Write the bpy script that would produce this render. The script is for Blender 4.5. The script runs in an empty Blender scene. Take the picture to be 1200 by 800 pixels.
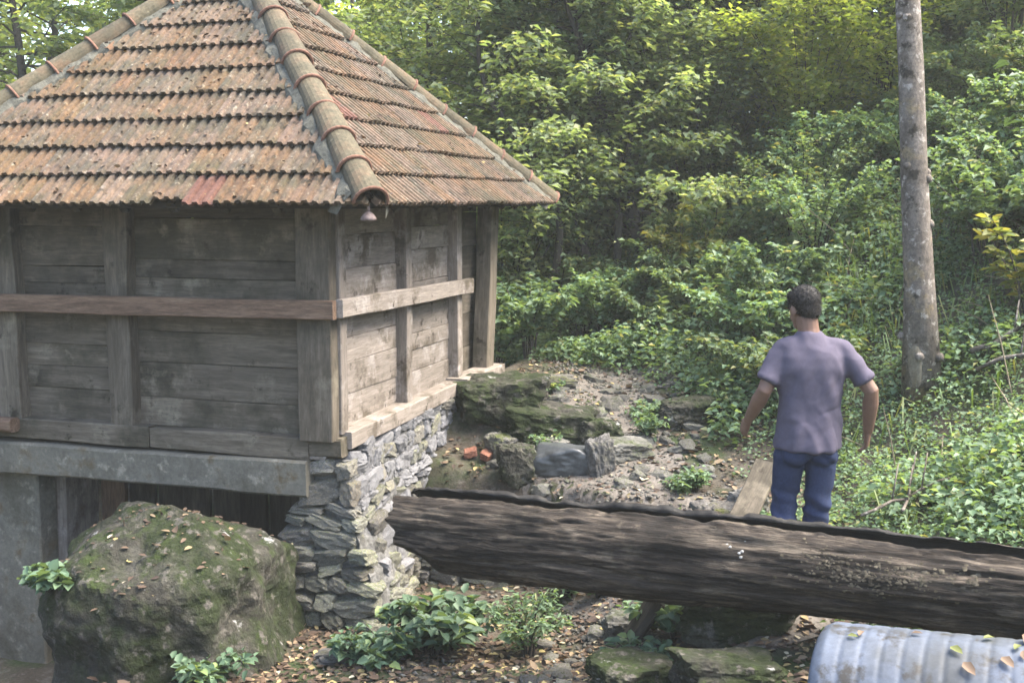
import bpy, bmesh, math, random
import numpy as np
from mathutils import Vector, Matrix, noise as mnoise

R = math.radians
rng = np.random.default_rng(11)
random.seed(11)
S = bpy.context.scene
col = S.collection

# ------------------------------------------------------------------ camera, sky, sun, exposure
cam_d = bpy.data.cameras.new('camera')
cam = bpy.data.objects.new('camera', cam_d); col.objects.link(cam)
cam.location = (0, 0, 2.2)
cam.rotation_euler = (R(90 - 6.97), 0, 0)
cam_d.sensor_width = 36; cam_d.lens = 40.5
cam_d.clip_start = 0.05; cam_d.clip_end = 2000
S.camera = cam

SUN_EL, SUN_AZ = 58, 92            # azimuth from +Y towards +X
world = bpy.data.worlds.new('World'); S.world = world; world.use_nodes = True
wn = world.node_tree.nodes; wl = world.node_tree.links
bg = wn.get('Background') or wn.new('ShaderNodeBackground')
sky = wn.new('ShaderNodeTexSky'); sky.sky_type = 'NISHITA'; sky.sun_disc = False
sky.sun_elevation = R(SUN_EL); sky.sun_rotation = R(SUN_AZ)
sky.air_density = 1.0; sky.dust_density = 2.5; sky.ozone_density = 1.0
bg.inputs['Strength'].default_value = 0.15
wl.new(sky.outputs[0], bg.inputs[0])
sun_d = bpy.data.lights.new('sun', 'SUN'); sun = bpy.data.objects.new('sun', sun_d); col.objects.link(sun)
sun_d.energy = 3.4; sun_d.angle = R(45); sun_d.color = (1.0, 0.93, 0.82)
sv = Vector((math.sin(R(SUN_AZ)) * math.cos(R(SUN_EL)), math.cos(R(SUN_AZ)) * math.cos(R(SUN_EL)), math.sin(R(SUN_EL))))
sun.rotation_euler = (-sv).to_track_quat('-Z', 'Y').to_euler()
sun.location = (10, 8, 14)
S.view_settings.view_transform = 'Standard'; S.view_settings.look = 'None'
S.view_settings.gamma = 1.0; S.view_settings.exposure = 2.6
S.render.engine = 'CYCLES'
S.cycles.use_denoising = True
S.cycles.max_bounces = 10; S.cycles.diffuse_bounces = 8; S.cycles.transmission_bounces = 8
S.cycles.pixel_filter_type = 'BLACKMAN_HARRIS'; S.cycles.filter_width = 1.6

# ------------------------------------------------------------------ helpers
def tag(o, label=None, cat=None, group=None, kind=None):
    if label: o['label'] = label
    if cat: o['category'] = cat
    if group: o['group'] = group
    if kind: o['kind'] = kind
    return o

def link(o, parent=None):
    col.objects.link(o)
    if parent is not None: o.parent = parent
    return o

def empty(name, loc, rz=0):
    o = bpy.data.objects.new(name, None); col.objects.link(o)
    o.location = loc; o.rotation_euler = (0, 0, rz); o.empty_display_size = .2
    return o

def npmesh(name, V, F, smooth=False):
    """V (n,3) array, F (m,k) index array with one k"""
    V = np.asarray(V, dtype=np.float32); F = np.asarray(F, dtype=np.int32)
    me = bpy.data.meshes.new(name)
    m, k = F.shape
    me.vertices.add(len(V)); me.vertices.foreach_set('co', V.ravel())
    me.loops.add(m * k); me.loops.foreach_set('vertex_index', F.ravel())
    me.polygons.add(m); me.polygons.foreach_set('loop_start', np.arange(0, m * k, k, dtype=np.int32))
    if smooth: me.polygons.foreach_set('use_smooth', np.ones(m, dtype=bool))
    me.update(calc_edges=True); me.validate()
    return me

def ob(name, me, mat=None, parent=None, loc=None):
    o = bpy.data.objects.new(name, me); link(o, parent)
    if mat is not None and len(me.materials) == 0: me.materials.append(mat)
    if loc is not None: o.location = loc
    return o

def pymesh(name, V, F, smooth=False):
    me = bpy.data.meshes.new(name); me.from_pydata([tuple(v) for v in V], [], F); me.update()
    if smooth:
        me.polygons.foreach_set('use_smooth', np.ones(len(me.polygons), dtype=bool))
    return me

def unit(a): return a / np.maximum(np.linalg.norm(a, axis=-1, keepdims=True), 1e-9)

def fbm(v, sc=1.0, oct=4):
    return mnoise.fractal(Vector(v) * sc, 0.9, 2.1, oct)

def sm(a, b, t):
    t = np.clip((t - a) / (b - a), 0, 1); return t * t * (3 - 2 * t)

class Tubes:
    def __init__(s): s.V = []; s.F = []
    def add(s, pts, rad, n=6, wob=0.0, cap=True):
        pts = [Vector(p) for p in pts]; b = len(s.V)
        for i, p in enumerate(pts):
            d = (pts[min(i + 1, len(pts) - 1)] - pts[max(i - 1, 0)])
            d = d.normalized() if d.length > 1e-9 else Vector((0, 0, 1))
            ref = Vector((1, 0, 0)) if abs(d.x) < .8 else Vector((0, 1, 0))
            u = d.cross(ref).normalized(); w = d.cross(u)
            for j in range(n):
                a = 2 * math.pi * j / n
                r = rad[i] * (1 + wob * (mnoise.noise(Vector((p.x * 3 + math.cos(a) * 1.4, p.y * 3 + math.sin(a) * 1.4, p.z * 3)))))
                s.V.append(p + u * (r * math.cos(a)) + w * (r * math.sin(a)))
        for i in range(len(pts) - 1):
            for j in range(n):
                k = (j + 1) % n
                s.F.append((b + i * n + j, b + i * n + k, b + (i + 1) * n + k, b + (i + 1) * n + j))
        if cap:
            s.F.append(tuple(b + j for j in range(n))[::-1])
            e = b + (len(pts) - 1) * n
            s.F.append(tuple(e + j for j in range(n)))
    def mesh(s, name, smooth=True): return pymesh(name, s.V, s.F, smooth)

# ------------------------------------------------------------------ materials
def newmat(name):
    m = bpy.data.materials.new(name); m.use_nodes = True
    nt = m.node_tree
    for n in list(nt.nodes): nt.nodes.remove(n)
    return m, nt, nt.nodes, nt.links

def ramp(nt, stops):
    r = nt.nodes.new('ShaderNodeValToRGB'); e = r.color_ramp.elements
    while len(e) > 1: e.remove(e[0])
    e[0].position = stops[0][0]; e[0].color = (*stops[0][1], 1)
    for p, c in stops[1:]:
        x = e.new(p); x.color = (*c, 1)
    return r

def mathn(nt, op, a, b=None, clamp=False):
    n = nt.nodes.new('ShaderNodeMath'); n.operation = op; n.use_clamp = clamp
    for i, v in enumerate((a, b)):
        if v is None: continue
        if isinstance(v, (int, float)): n.inputs[i].default_value = v
        else: nt.links.new(v, n.inputs[i])
    return n.outputs[0]

# overall tone of each material
TONE = {'weathered_grey_wood': (.68, .62, .54), 'pale_lit_wood': (.8, .76, .73), 'brown_rail_wood': (.78, .72, .66), 'weathered_clay_tile': (.72, .65, .56), 'fresher_red_clay_tile': (.55, .6, .58),
        'rubble_stone': (1.12, 1.1, 1.02), 'lime_washed_stone': (.58, .58, .6), 'lime_mortar': .66, 'trodden_earth': (.66, .66, .66), 'forest_soil': .8, 'mossy_boulder': .72, 'grey_field_rock': .75,
        'galvanised_sheet': (.6, .62, .66), 'rotting_dark_log': (.82, .79, .75), 'old_dark_wood': .7, 'wet_dark_trough': .6, 'pale_lichen': (.62, .57, .5), 'white_fungus': .6, 'muted_purple_cotton': (.74, .78, .72), 'blue_denim': (.9, .9, .85), 'skin': .8, 'lichened_hip_tile': (.56, .52, .45), 'rusty_pink_fitting': .6, 'clay_rim': .7,
        'grey_roof_mortar': (.5, .48, .42), 'broken_red_brick': (.5, .6, .7), 'grey_concrete_beam': (.8, .73, .62), 'grey_mottled_bark': (1.15, 1.06, 1.0), 'smooth_dark_rock': .85, 'peeled_pale_wood': .55}
def pm(name, stops, scale=(1, 1, 1), nscale=4, detail=8, rough=.88, bump=.35, bscale=None, bdist=.01, rand=.0,
       spec=.25, layers=(), huerand=0.0, metallic=0.0, distortion=0.0, grain=.45, gscale=42, gstretch=False):
    """procedural surface; layers: (colour, noise scale, lo, hi, up) — up > 0 restricts the layer to faces that look up"""
    m, nt, N, L = newmat(name)
    k = TONE.get(name, 1.0); k = k if isinstance(k, tuple) else (k, k, k)
    dim = lambda c: tuple(a * b * .6 for a, b in zip(c, k))
    stops = [(p, dim(c)) for p, c in stops]; layers = [(dim(l[0]),) + tuple(l[1:]) for l in layers]
    out = N.new('ShaderNodeOutputMaterial'); bs = N.new('ShaderNodeBsdfPrincipled'); L.new(bs.outputs[0], out.inputs[0])
    tc = N.new('ShaderNodeTexCoord'); oi = N.new('ShaderNodeObjectInfo')
    off = N.new('ShaderNodeVectorMath'); off.operation = 'MULTIPLY_ADD'
    cb = N.new('ShaderNodeCombineXYZ')
    for i in range(3): L.new(oi.outputs['Random'], cb.inputs[i])
    L.new(cb.outputs[0], off.inputs[0]); off.inputs[1].default_value = (37, 53, 71); L.new(tc.outputs['Object'], off.inputs[2])
    mp = N.new('ShaderNodeMapping'); mp.inputs['Scale'].default_value = scale; L.new(off.outputs[0], mp.inputs[0])
    no = N.new('ShaderNodeTexNoise'); no.inputs['Scale'].default_value = nscale; no.inputs['Detail'].default_value = detail
    no.inputs['Roughness'].default_value = .62; no.inputs['Distortion'].default_value = distortion
    L.new(mp.outputs[0], no.inputs[0])
    rp = ramp(nt, stops); L.new(no.outputs[0], rp.inputs[0])
    c = rp.outputs[0]
    for (lc, ls, lo, hi, up) in layers:
        n2 = N.new('ShaderNodeTexNoise'); n2.inputs['Scale'].default_value = ls; n2.inputs['Detail'].default_value = 7
        n2.inputs['Roughness'].default_value = .65
        L.new(off.outputs[0], n2.inputs[0])
        mr = N.new('ShaderNodeMapRange'); mr.inputs[1].default_value = lo; mr.inputs[2].default_value = hi
        L.new(n2.outputs[0], mr.inputs[0]); f = mr.outputs[0]
        if up:
            g = N.new('ShaderNodeNewGeometry'); sx = N.new('ShaderNodeSeparateXYZ'); L.new(g.outputs['Normal'], sx.inputs[0])
            mu = N.new('ShaderNodeMapRange'); mu.inputs[1].default_value = -0.1; mu.inputs[2].default_value = up
            L.new(sx.outputs['Z'], mu.inputs[0]); f = mathn(nt, 'MULTIPLY', f, mu.outputs[0])
        mx = N.new('ShaderNodeMixRGB'); L.new(f, mx.inputs[0]); L.new(c, mx.inputs[1]); mx.inputs[2].default_value = (*lc, 1)
        c = mx.outputs[0]
    if rand or huerand:
        hs = N.new('ShaderNodeHueSaturation')
        v = mathn(nt, 'MULTIPLY_ADD', oi.outputs['Random'], 2 * rand); nt.nodes[-1].inputs[2].default_value = 1 - rand
        L.new(v, hs.inputs['Value'])
        if huerand:
            q = mathn(nt, 'FRACT', mathn(nt, 'MULTIPLY', oi.outputs['Random'], 17.3))
            h = mathn(nt, 'MULTIPLY_ADD', q, 2 * huerand); nt.nodes[-1].inputs[2].default_value = .5 - huerand
            L.new(h, hs.inputs['Hue'])
            s_ = mathn(nt, 'MULTIPLY_ADD', mathn(nt, 'FRACT', mathn(nt, 'MULTIPLY', oi.outputs['Random'], 41.7)), .3)
            nt.nodes[-1].inputs[2].default_value = .8
            L.new(s_, hs.inputs['Saturation'])
        L.new(c, hs.inputs['Color']); c = hs.outputs[0]
    if grain:
        ng_ = N.new('ShaderNodeTexNoise'); ng_.inputs['Scale'].default_value = gscale; ng_.inputs['Detail'].default_value = 5; ng_.inputs['Roughness'].default_value = .75
        L.new(mp.outputs[0] if gstretch else off.outputs[0], ng_.inputs[0])
        mg = N.new('ShaderNodeMapRange'); mg.inputs[1].default_value = .3; mg.inputs[2].default_value = .7; mg.inputs[3].default_value = 1 - grain; mg.inputs[4].default_value = 1 + grain
        L.new(ng_.outputs[0], mg.inputs[0])
        hg = N.new('ShaderNodeHueSaturation'); L.new(mg.outputs[0], hg.inputs['Value']); L.new(c, hg.inputs['Color']); c = hg.outputs[0]
    L.new(c, bs.inputs['Base Color'])
    bs.inputs['Roughness'].default_value = rough; bs.inputs['Metallic'].default_value = metallic
    bs.inputs['Specular IOR Level'].default_value = spec
    if bump:
        nb = N.new('ShaderNodeTexNoise'); nb.inputs['Scale'].default_value = bscale or nscale * 3; nb.inputs['Detail'].default_value = 8
        nb.inputs['Roughness'].default_value = .7
        L.new(mp.outputs[0], nb.inputs[0])
        bn = N.new('ShaderNodeBump'); bn.inputs['Strength'].default_value = bump; bn.inputs['Distance'].default_value = bdist
        L.new(nb.outputs[0], bn.inputs['Height']); L.new(bn.outputs[0], bs.inputs['Normal'])
    return m

def leafmat(name, stops, trans=.35, rough=.58, tcol=None):
    m, nt, N, L = newmat(name)
    out = N.new('ShaderNodeOutputMaterial'); bs = N.new('ShaderNodeBsdfPrincipled')
    g = N.new('ShaderNodeNewGeometry'); rp = ramp(nt, stops); L.new(g.outputs['Random Per Island'], rp.inputs[0])
    oi = N.new('ShaderNodeObjectInfo'); hs = N.new('ShaderNodeHueSaturation')
    v = mathn(nt, 'MULTIPLY_ADD', oi.outputs['Random'], .35); nt.nodes[-1].inputs[2].default_value = .83
    L.new(v, hs.inputs['Value']); L.new(rp.outputs[0], hs.inputs['Color'])
    L.new(hs.outputs[0], bs.inputs['Base Color'])
    bs.inputs['Roughness'].default_value = rough; bs.inputs['Specular IOR Level'].default_value = .4
    tr = N.new('ShaderNodeBsdfTranslucent')
    mc = N.new('ShaderNodeMixRGB'); mc.blend_type = 'MULTIPLY'; mc.inputs[0].default_value = 1
    L.new(hs.outputs[0], mc.inputs[1]); mc.inputs[2].default_value = (*(tcol or (1.9, 1.7, .7)), 1)
    L.new(mc.outputs[0], tr.inputs[0])
    mx = N.new('ShaderNodeMixShader'); mx.inputs[0].default_value = trans
    L.new(bs.outputs[0], mx.inputs[1]); L.new(tr.outputs[0], mx.inputs[2]); L.new(mx.outputs[0], out.inputs[0])
    return m

W_ = lambda *a: a
M = {}
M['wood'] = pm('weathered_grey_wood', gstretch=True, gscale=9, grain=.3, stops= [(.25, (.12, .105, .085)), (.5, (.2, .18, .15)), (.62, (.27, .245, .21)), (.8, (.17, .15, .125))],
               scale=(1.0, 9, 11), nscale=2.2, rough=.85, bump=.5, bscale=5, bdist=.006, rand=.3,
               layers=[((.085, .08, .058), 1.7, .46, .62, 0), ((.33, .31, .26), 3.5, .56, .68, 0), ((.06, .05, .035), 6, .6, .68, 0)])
M['wood_pale'] = pm('pale_lit_wood', gstretch=True, gscale=9, grain=.3, stops= [(.25, (.27, .235, .2)), (.5, (.37, .33, .285)), (.65, (.45, .4, .35)), (.8, (.3, .26, .22))],  # paler copy of the wall wood: the right wall's daylight put into the colour
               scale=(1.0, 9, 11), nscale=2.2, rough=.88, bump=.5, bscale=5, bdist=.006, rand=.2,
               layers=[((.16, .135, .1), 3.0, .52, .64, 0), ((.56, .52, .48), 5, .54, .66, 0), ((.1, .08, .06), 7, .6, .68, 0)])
M['rail'] = pm('brown_rail_wood', gstretch=True, gscale=9, grain=.5, stops= [(.25, (.17, .11, .075)), (.5, (.28, .19, .135)), (.7, (.36, .26, .19))],
               scale=(1.0, 9, 9), nscale=2.5, rough=.8, bump=.4, bscale=5, bdist=.005, rand=.12,
               layers=[((.1, .06, .045), 9, .66, .74, 0)])
M['old_wood'] = pm('old_dark_wood', gstretch=True, gscale=9, grain=.5, stops= [(.3, (.05, .042, .032)), (.55, (.1, .085, .065)), (.75, (.15, .13, .1))],
               scale=(1, 8, 8), nscale=2.2, bump=.5, bscale=5, rand=.25)
M['lintel'] = pm('grey_concrete_beam', grain=.22, stops= [(.3, (.19, .19, .175)), (.55, (.27, .27, .25)), (.75, (.35, .35, .33))], nscale=5, rough=.92,
               bump=.5, bscale=25, bdist=.008, layers=[((.45, .44, .41), 11, .56, .66, 0), ((.13, .125, .1), 2.2, .48, .64, 0), ((.2, .17, .12), 5, .56, .66, 0)])
M['tile'] = pm('weathered_clay_tile', [(.3, (.14, .1, .074)), (.45, (.205, .146, .104)), (.58, (.265, .182, .126)), (.72, (.18, .14, .105))],
               nscale=7, rough=.9, bump=.4, bscale=45, bdist=.004, rand=.13, huerand=.006,
               layers=[((.13, .12, .085), 4, .44, .62, 0), ((.36, .33, .27), 26, .58, .66, 0), ((.055, .048, .036), 12, .55, .68, 0)])
M['tile_red'] = pm('fresher_red_clay_tile', [(.35, (.24, .1, .075)), (.55, (.33, .15, .11)), (.7, (.26, .155, .12))], nscale=8, rough=.9, bump=.35,
               bscale=45, bdist=.004, rand=.2, layers=[((.2, .17, .13), 8, .58, .7, 0)])
M['hip'] = pm('lichened_hip_tile', [(.3, (.13, .125, .09)), (.5, (.2, .18, .13)), (.65, (.27, .2, .14)), (.8, (.33, .2, .13))], nscale=6,
               rough=.92, bump=.4, bscale=40, bdist=.004, rand=.2, layers=[((.36, .33, .24), 16, .6, .7, .5)])
M['collar'] = pm('clay_rim', [(.3, (.26, .13, .085)), (.6, (.36, .19, .13))], nscale=10, rough=.9, bump=.3, bscale=40, rand=.2)
M['hipmortar'] = pm('grey_roof_mortar', [(.3, (.2, .2, .18)), (.6, (.3, .3, .27)), (.8, (.37, .37, .34))], nscale=14, rough=.95, bump=.8, bscale=40,
               bdist=.01)
M['stone'] = pm('rubble_stone', [(.3, (.1, .097, .085)), (.5, (.175, .168, .148)), (.7, (.27, .258, .23))], nscale=6, rough=.93, bump=.7, bscale=20,
               bdist=.012, rand=.32, huerand=.03, layers=[((.1, .115, .045), 5, .48, .6, .9), ((.4, .385, .36), 11, .56, .64, 0), ((.24, .2, .08), 6, .57, .66, 0)])
M['stone_pale'] = pm('lime_washed_stone', [(.25, (.33, .32, .31)), (.5, (.46, .45, .44)), (.75, (.58, .57, .56))], nscale=9, rough=.93, bump=.8,
               bscale=24, bdist=.014, rand=.22, layers=[((.2, .19, .17), 7, .57, .68, 0), ((.66, .65, .64), 18, .58, .66, 0)])
M['mortar'] = pm('lime_mortar', [(.35, (.15, .145, .13)), (.5, (.25, .242, .225)), (.68, (.4, .39, .375))], nscale=9, rough=.95, bump=.9, bscale=30,
               bdist=.02, layers=[((.13, .12, .1), 6, .56, .7, 0)])
M['moss_rock'] = pm('mossy_boulder', [(.3, (.05, .046, .034)), (.5, (.09, .083, .063)), (.7, (.15, .14, .112))], nscale=5, rough=.95, bump=1.0, bscale=22,
               bdist=.035, layers=[((.036, .05, .014), 2.2, .42, .54, 0), ((.055, .08, .018), 6, .5, .62, .6), ((.2, .18, .15), 13, .56, .64, 0), ((.5, .49, .46), 4.2, .635, .66, .7)])
M['rock'] = pm('grey_field_rock', [(.25, (.13, .12, .105)), (.5, (.22, .205, .18)), (.75, (.31, .295, .265))], nscale=5, rough=.93, bump=.7, bscale=20,
               bdist=.015, rand=.25, huerand=.02, layers=[((.1, .115, .03), 4, .5, .62, .8), ((.4, .39, .36), 12, .62, .7, 0)])
M['rock_dark'] = pm('smooth_dark_rock', [(.3, (.05, .055, .057)), (.6, (.085, .092, .095)), (.8, (.12, .128, .13))], nscale=4, rough=.42, bump=.25, bscale=14,
               bdist=.008, spec=.5)
M['brick'] = pm('broken_red_brick', [(.3, (.4, .13, .07)), (.7, (.5, .2, .11))], nscale=12, bump=.5, bscale=40, rand=.15)
M['log'] = pm('rotting_dark_log', gstretch=True, gscale=5, grain=.65, stops= [(.32, (.012, .0095, .0075)), (.44, (.038, .03, .023)), (.53, (.085, .068, .053)), (.61, (.19, .16, .125)), (.72, (.06, .048, .037))],
               scale=(1.5, 12, 12), nscale=1.7, detail=13, rough=.85, bump=1.0, bscale=5.5, bdist=.02, distortion=.6,
               layers=[((.025, .02, .015), 2.4, .48, .64, 0), ((.24, .2, .155), 5, .58, .7, .9)])
M['lichen'] = pm('pale_lichen', [(.35, (.09, .078, .058)), (.5, (.16, .145, .11)), (.62, (.3, .275, .22))], nscale=26, rough=.95, bump=.4, bscale=60)
M['fungus'] = pm('white_fungus', [(.3, (.6, .58, .52)), (.7, (.75, .73, .68))], nscale=20, rough=.8, bump=.2)
M['trough'] = pm('wet_dark_trough', [(.3, (.016, .014, .011)), (.7, (.045, .038, .03))], scale=(1, 6, 6), nscale=3, rough=.6, bump=.6, bscale=8, bdist=.015)
M['pipe'] = pm('galvanised_sheet', grain=.2, gscale=30, stops= [(.35, (.15, .17, .21)), (.5, (.185, .21, .255)), (.65, (.22, .245, .29))], nscale=4, rough=.6, bump=.12, bscale=20,
               bdist=.004, metallic=.0, spec=.3, layers=[((.11, .115, .115), 2.4, .46, .62, 0), ((.08, .07, .055), 9, .54, .64, 0)])
M['bark'] = pm('grey_mottled_bark', [(.25, (.085, .075, .062)), (.5, (.16, .145, .125)), (.7, (.24, .225, .2))], scale=(1, 1, .55), nscale=9, rough=.92, bump=.8,
               bscale=28, bdist=.015, layers=[((.36, .35, .32), 14, .56, .62, 0), ((.045, .04, .03), 8, .55, .63, 0), ((.24, .2, .12), 2.5, .58, .66, 0)])
M['bark_dark'] = pm('dark_forest_bark', [(.3, (.045, .038, .03)), (.55, (.085, .072, .058)), (.8, (.14, .125, .1))], scale=(1, 1, .5), nscale=8, bump=.7, bscale=20,
               rand=.3)
M['peeled'] = pm('peeled_pale_wood', [(.3, (.36, .29, .18)), (.7, (.52, .45, .33))], scale=(1, 1, .4), nscale=12, bump=.4, bscale=30)
M['ground'] = pm('forest_soil', [(.25, (.065, .05, .036)), (.5, (.11, .09, .066)), (.75, (.17, .145, .11))], nscale=3.5, rough=.96, bump=.8, bscale=14,
               bdist=.03, layers=[((.21, .19, .165), 9, .55, .68, 0), ((.06, .085, .028), 1.6, .46, .6, 0)])
M['path'] = pm('trodden_earth', [(.25, (.17, .14, .115)), (.5, (.27, .235, .2)), (.75, (.36, .325, .285))], nscale=6, rough=.96, bump=.8, bscale=24,
               bdist=.02, layers=[((.1, .08, .06), 12, .57, .68, 0), ((.46, .43, .39), 22, .63, .7, 0)])
M['skin'] = pm('skin', grain=.1, stops= [(.3, (.27, .15, .1)), (.7, (.34, .195, .135))], nscale=9, rough=.55, bump=.1, bscale=80, bdist=.002, spec=.35)
M['hair'] = pm('dark_hair', [(.3, (.01, .008, .007)), (.7, (.024, .019, .016))], scale=(1, 1, .3), nscale=60, rough=.6, bump=.7, bscale=120, bdist=.004)
M['shirt'] = pm('muted_purple_cotton', grain=.1, stops= [(.3, (.165, .138, .2)), (.7, (.19, .158, .225))], nscale=6, rough=.95, bump=.25, bscale=160, bdist=.002, spec=.1)
M['jeans'] = pm('blue_denim', grain=.2, gscale=70, stops= [(.3, (.04, .05, .1)), (.55, (.055, .072, .15)), (.8, (.085, .11, .21))], nscale=3, rough=.95, bump=.3, bscale=150, bdist=.002, spec=.1)
M['shoe'] = pm('dusty_shoe', [(.3, (.05, .045, .04)), (.7, (.1, .09, .08))], nscale=12, bump=.3)
M['fitting'] = pm('rusty_pink_fitting', [(.3, (.3, .2, .17)), (.7, (.46, .36, .33))], nscale=20, rough=.7, bump=.3)
LG = [(0, (.07, .11, .05)), (.3, (.09, .14, .065)), (.6, (.115, .17, .08)), (.85, (.145, .2, .1)), (1, (.22, .22, .09))]
M['leaf_forest'] = leafmat('forest_leaves', [(0, (.11, .15, .075)), (.4, (.14, .185, .095)), (.75, (.175, .215, .115)), (1, (.24, .25, .11))], trans=.52, tcol=(1.65, 1.65, .75))
M['leaf_far'] = leafmat('sunlit_far_leaves', [(0, (.14, .18, .05)), (.5, (.19, .225, .065)), (1, (.26, .26, .085))], trans=.62, tcol=(1.65, 1.75, .65))  # backlit glow put into the colour, yellower and paler than the nearer leaves
M['leaf_shrub'] = leafmat('shrub_leaves', LG, trans=.35)
M['leaf_herb'] = leafmat('herb_leaves', [(0, (.075, .125, .065)), (.35, (.095, .16, .082)), (.7, (.12, .19, .105)), (.94, (.16, .23, .13)), (1, (.25, .24, .1))], trans=.4)
M['leaf_grass'] = leafmat('grass_blades', [(0, (.05, .09, .03)), (.6, (.08, .13, .045)), (1, (.17, .18, .07))], trans=.3)
M['leaf_broad'] = leafmat('broad_plant_leaves', [(0, (.05, .09, .05)), (.5, (.07, .115, .065)), (.9, (.095, .145, .08)), (1, (.16, .21, .07))], trans=.3, rough=.6)
M['leaf_yellow'] = leafmat('yellowing_leaves', [(0, (.08, .12, .035)), (.5, (.13, .15, .045)), (1, (.22, .2, .06))], trans=.35)
M['litter'] = leafmat('fallen_dry_leaves', [(0, (.035, .022, .015)), (.35, (.07, .043, .027)), (.65, (.12, .08, .05)), (.85, (.2, .145, .085)), (.95, (.3, .24, .09)), (1, (.36, .33, .26))],
                     trans=.1, rough=.8, tcol=(1.2, 1.0, .7))

# ------------------------------------------------------------------ terrain
TH = R(17.3)
C = Vector((-1.15, 7.5, 0))
EX = Vector((math.cos(TH), -math.sin(TH), 0)); EY = Vector((math.sin(TH), math.cos(TH), 0))
def mill2world(x, y, z=0): return C + EX * x + EY * y + Vector((0, 0, z))

def softplus(t, k): return np.log1p(np.exp(np.clip(t * k, -40, 40))) / k
def H(x, y):
    x = np.asarray(x, float); y = np.asarray(y, float)
    bank = np.interp(y, [-60, 0, 3.0, 3.8, 4.9, 5.6, 6.3, 6.9, 12], [.7, .55, .33, .22, -.12, -.34, -.55, -.64, -.64])
    right = np.interp(y, [-60, 0, 3.0, 3.8, 4.9, 5.6, 6.3, 7.5, 8.2, 10, 11, 40], [.7, .55, .33, .22, -.1, -.18, -.06, 0, .1, .44, .55, 1.2])
    z = bank + (right - bank) * sm(.3, 1.5, x)
    s = (x - C.x) * EX.x + (y - C.y) * EX.y
    t = (x - C.x) * EY.x + (y - C.y) * EY.y
    tn = np.interp(y, [8.0, 8.45, 8.9, 9.2, 9.45, 10.4, 11], [.02, .06, .14, .22, .44, .6, .62])
    tz = right + (tn - right) * sm(1.0, .4, x)
    ye = np.interp(x, [-1.2, -.6, .1, .45, .7], [9.0, 8.75, 8.5, 8.25, 7.9])
    f = sm(ye - .12, ye + .16, y) * sm(-.3, -.12, s)
    z = z + (tz - z) * f
    back = sm(3.0, 3.6, t) * sm(.1, -.2, s)
    z = z + (.5 - z) * back
    xr = np.interp(y, [-30, 0, 4, 5, 6, 8, 10, 12, 14, 18, 30, 80], [9, 5.5, 3.0, 2.5, 2.3, 2.35, 1.9, 1.1, .5, .2, 1.0, 6])
    h = .72 * softplus(x - xr, 3.0)
    z = z - .6 * sm(-2.35, -2.85, x) * sm(5.2, 6.6, y) * sm(13, 11, y) * sm(-6.5, -5, x)
    z = z + 16 * (1 - np.exp(-h / 16)) + .4 * softplus(-x - 6.5, 1.5)
    return z
def Hn(x, y):
    return float(H(x, y)) + .035 * fbm((x * 1.3, y * 1.3, 3.1), 1, 4)

def axis(lo, hi, near_lo, near_hi, step, grow=1.18):
    a = list(np.arange(near_lo, near_hi, step)); s = step
    while a[-1] < hi: s *= grow; a.append(a[-1] + s)
    s = step; b = []
    v = near_lo
    while v > lo: s *= grow; v -= s; b.append(v)
    return np.array(b[::-1] + a)
xs = axis(-70, 70, -4.5, 7.5, .075); ys = axis(-40, 100, 2.5, 14.5, .075)
GX, GY = np.meshgrid(xs, ys)
GZ = H(GX, GY)
nz = np.array([fbm((x * 1.3, y * 1.3, 3.1), 1, 4) for x, y in zip(GX.ravel(), GY.ravel())]).reshape(GX.shape)
GZ = GZ + .035 * nz
nx_, ny_ = len(xs), len(ys)
I = np.arange(nx_ * ny_).reshape(ny_, nx_)
Fq = np.stack([I[:-1, :-1], I[:-1, 1:], I[1:, 1:], I[1:, :-1]], -1).reshape(-1, 4)
ground = ob('ground', npmesh('ground', np.stack([GX, GY, GZ], -1).reshape(-1, 3), Fq, True), M['ground'])
tag(ground, kind='structure', label='dark forest soil of the gully and hillside', cat='ground')

# trodden path: a strip draped just above the soil
pc = [(1.75, 5.9, .5), (1.45, 6.7, .55), (1.05, 7.5, .55), (.78, 8.3, .5), (.66, 9.0, .55), (.7, 9.8, .5), (1.0, 10.7, .42), (1.15, 11.6, .3)]
PV = []; PF = []
nseg = 60; ncr = 12
for i in range(nseg + 1):
    q = i / nseg * (len(pc) - 1); k = min(int(q), len(pc) - 2); u = q - k
    px_, py_, pw = [pc[k][j] * (1 - u) + pc[k + 1][j] * u for j in range(3)]
    pw *= 1 + .35 * fbm((i * .35, 2.2, 0), 1, 3)
    for j in range(ncr + 1):
        o = (j / ncr * 2 - 1)
        x = px_ + o * pw + .05 * fbm((i * .5, j * .5, 5), 1, 2); y = py_ + .12 * o
        PV.append((x, y, Hn(x, y) + .012 - .03 * max(0, abs(o) - .7)))
for i in range(nseg):
    for j in range(ncr):
        a = i * (ncr + 1) + j
        PF.append((a, a + 1, a + ncr + 2, a + ncr + 1))
tag(ob('path', pymesh('path', PV, PF, True), M['path']), kind='structure', label='pale trodden dirt path climbing behind the log', cat='path')

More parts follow.
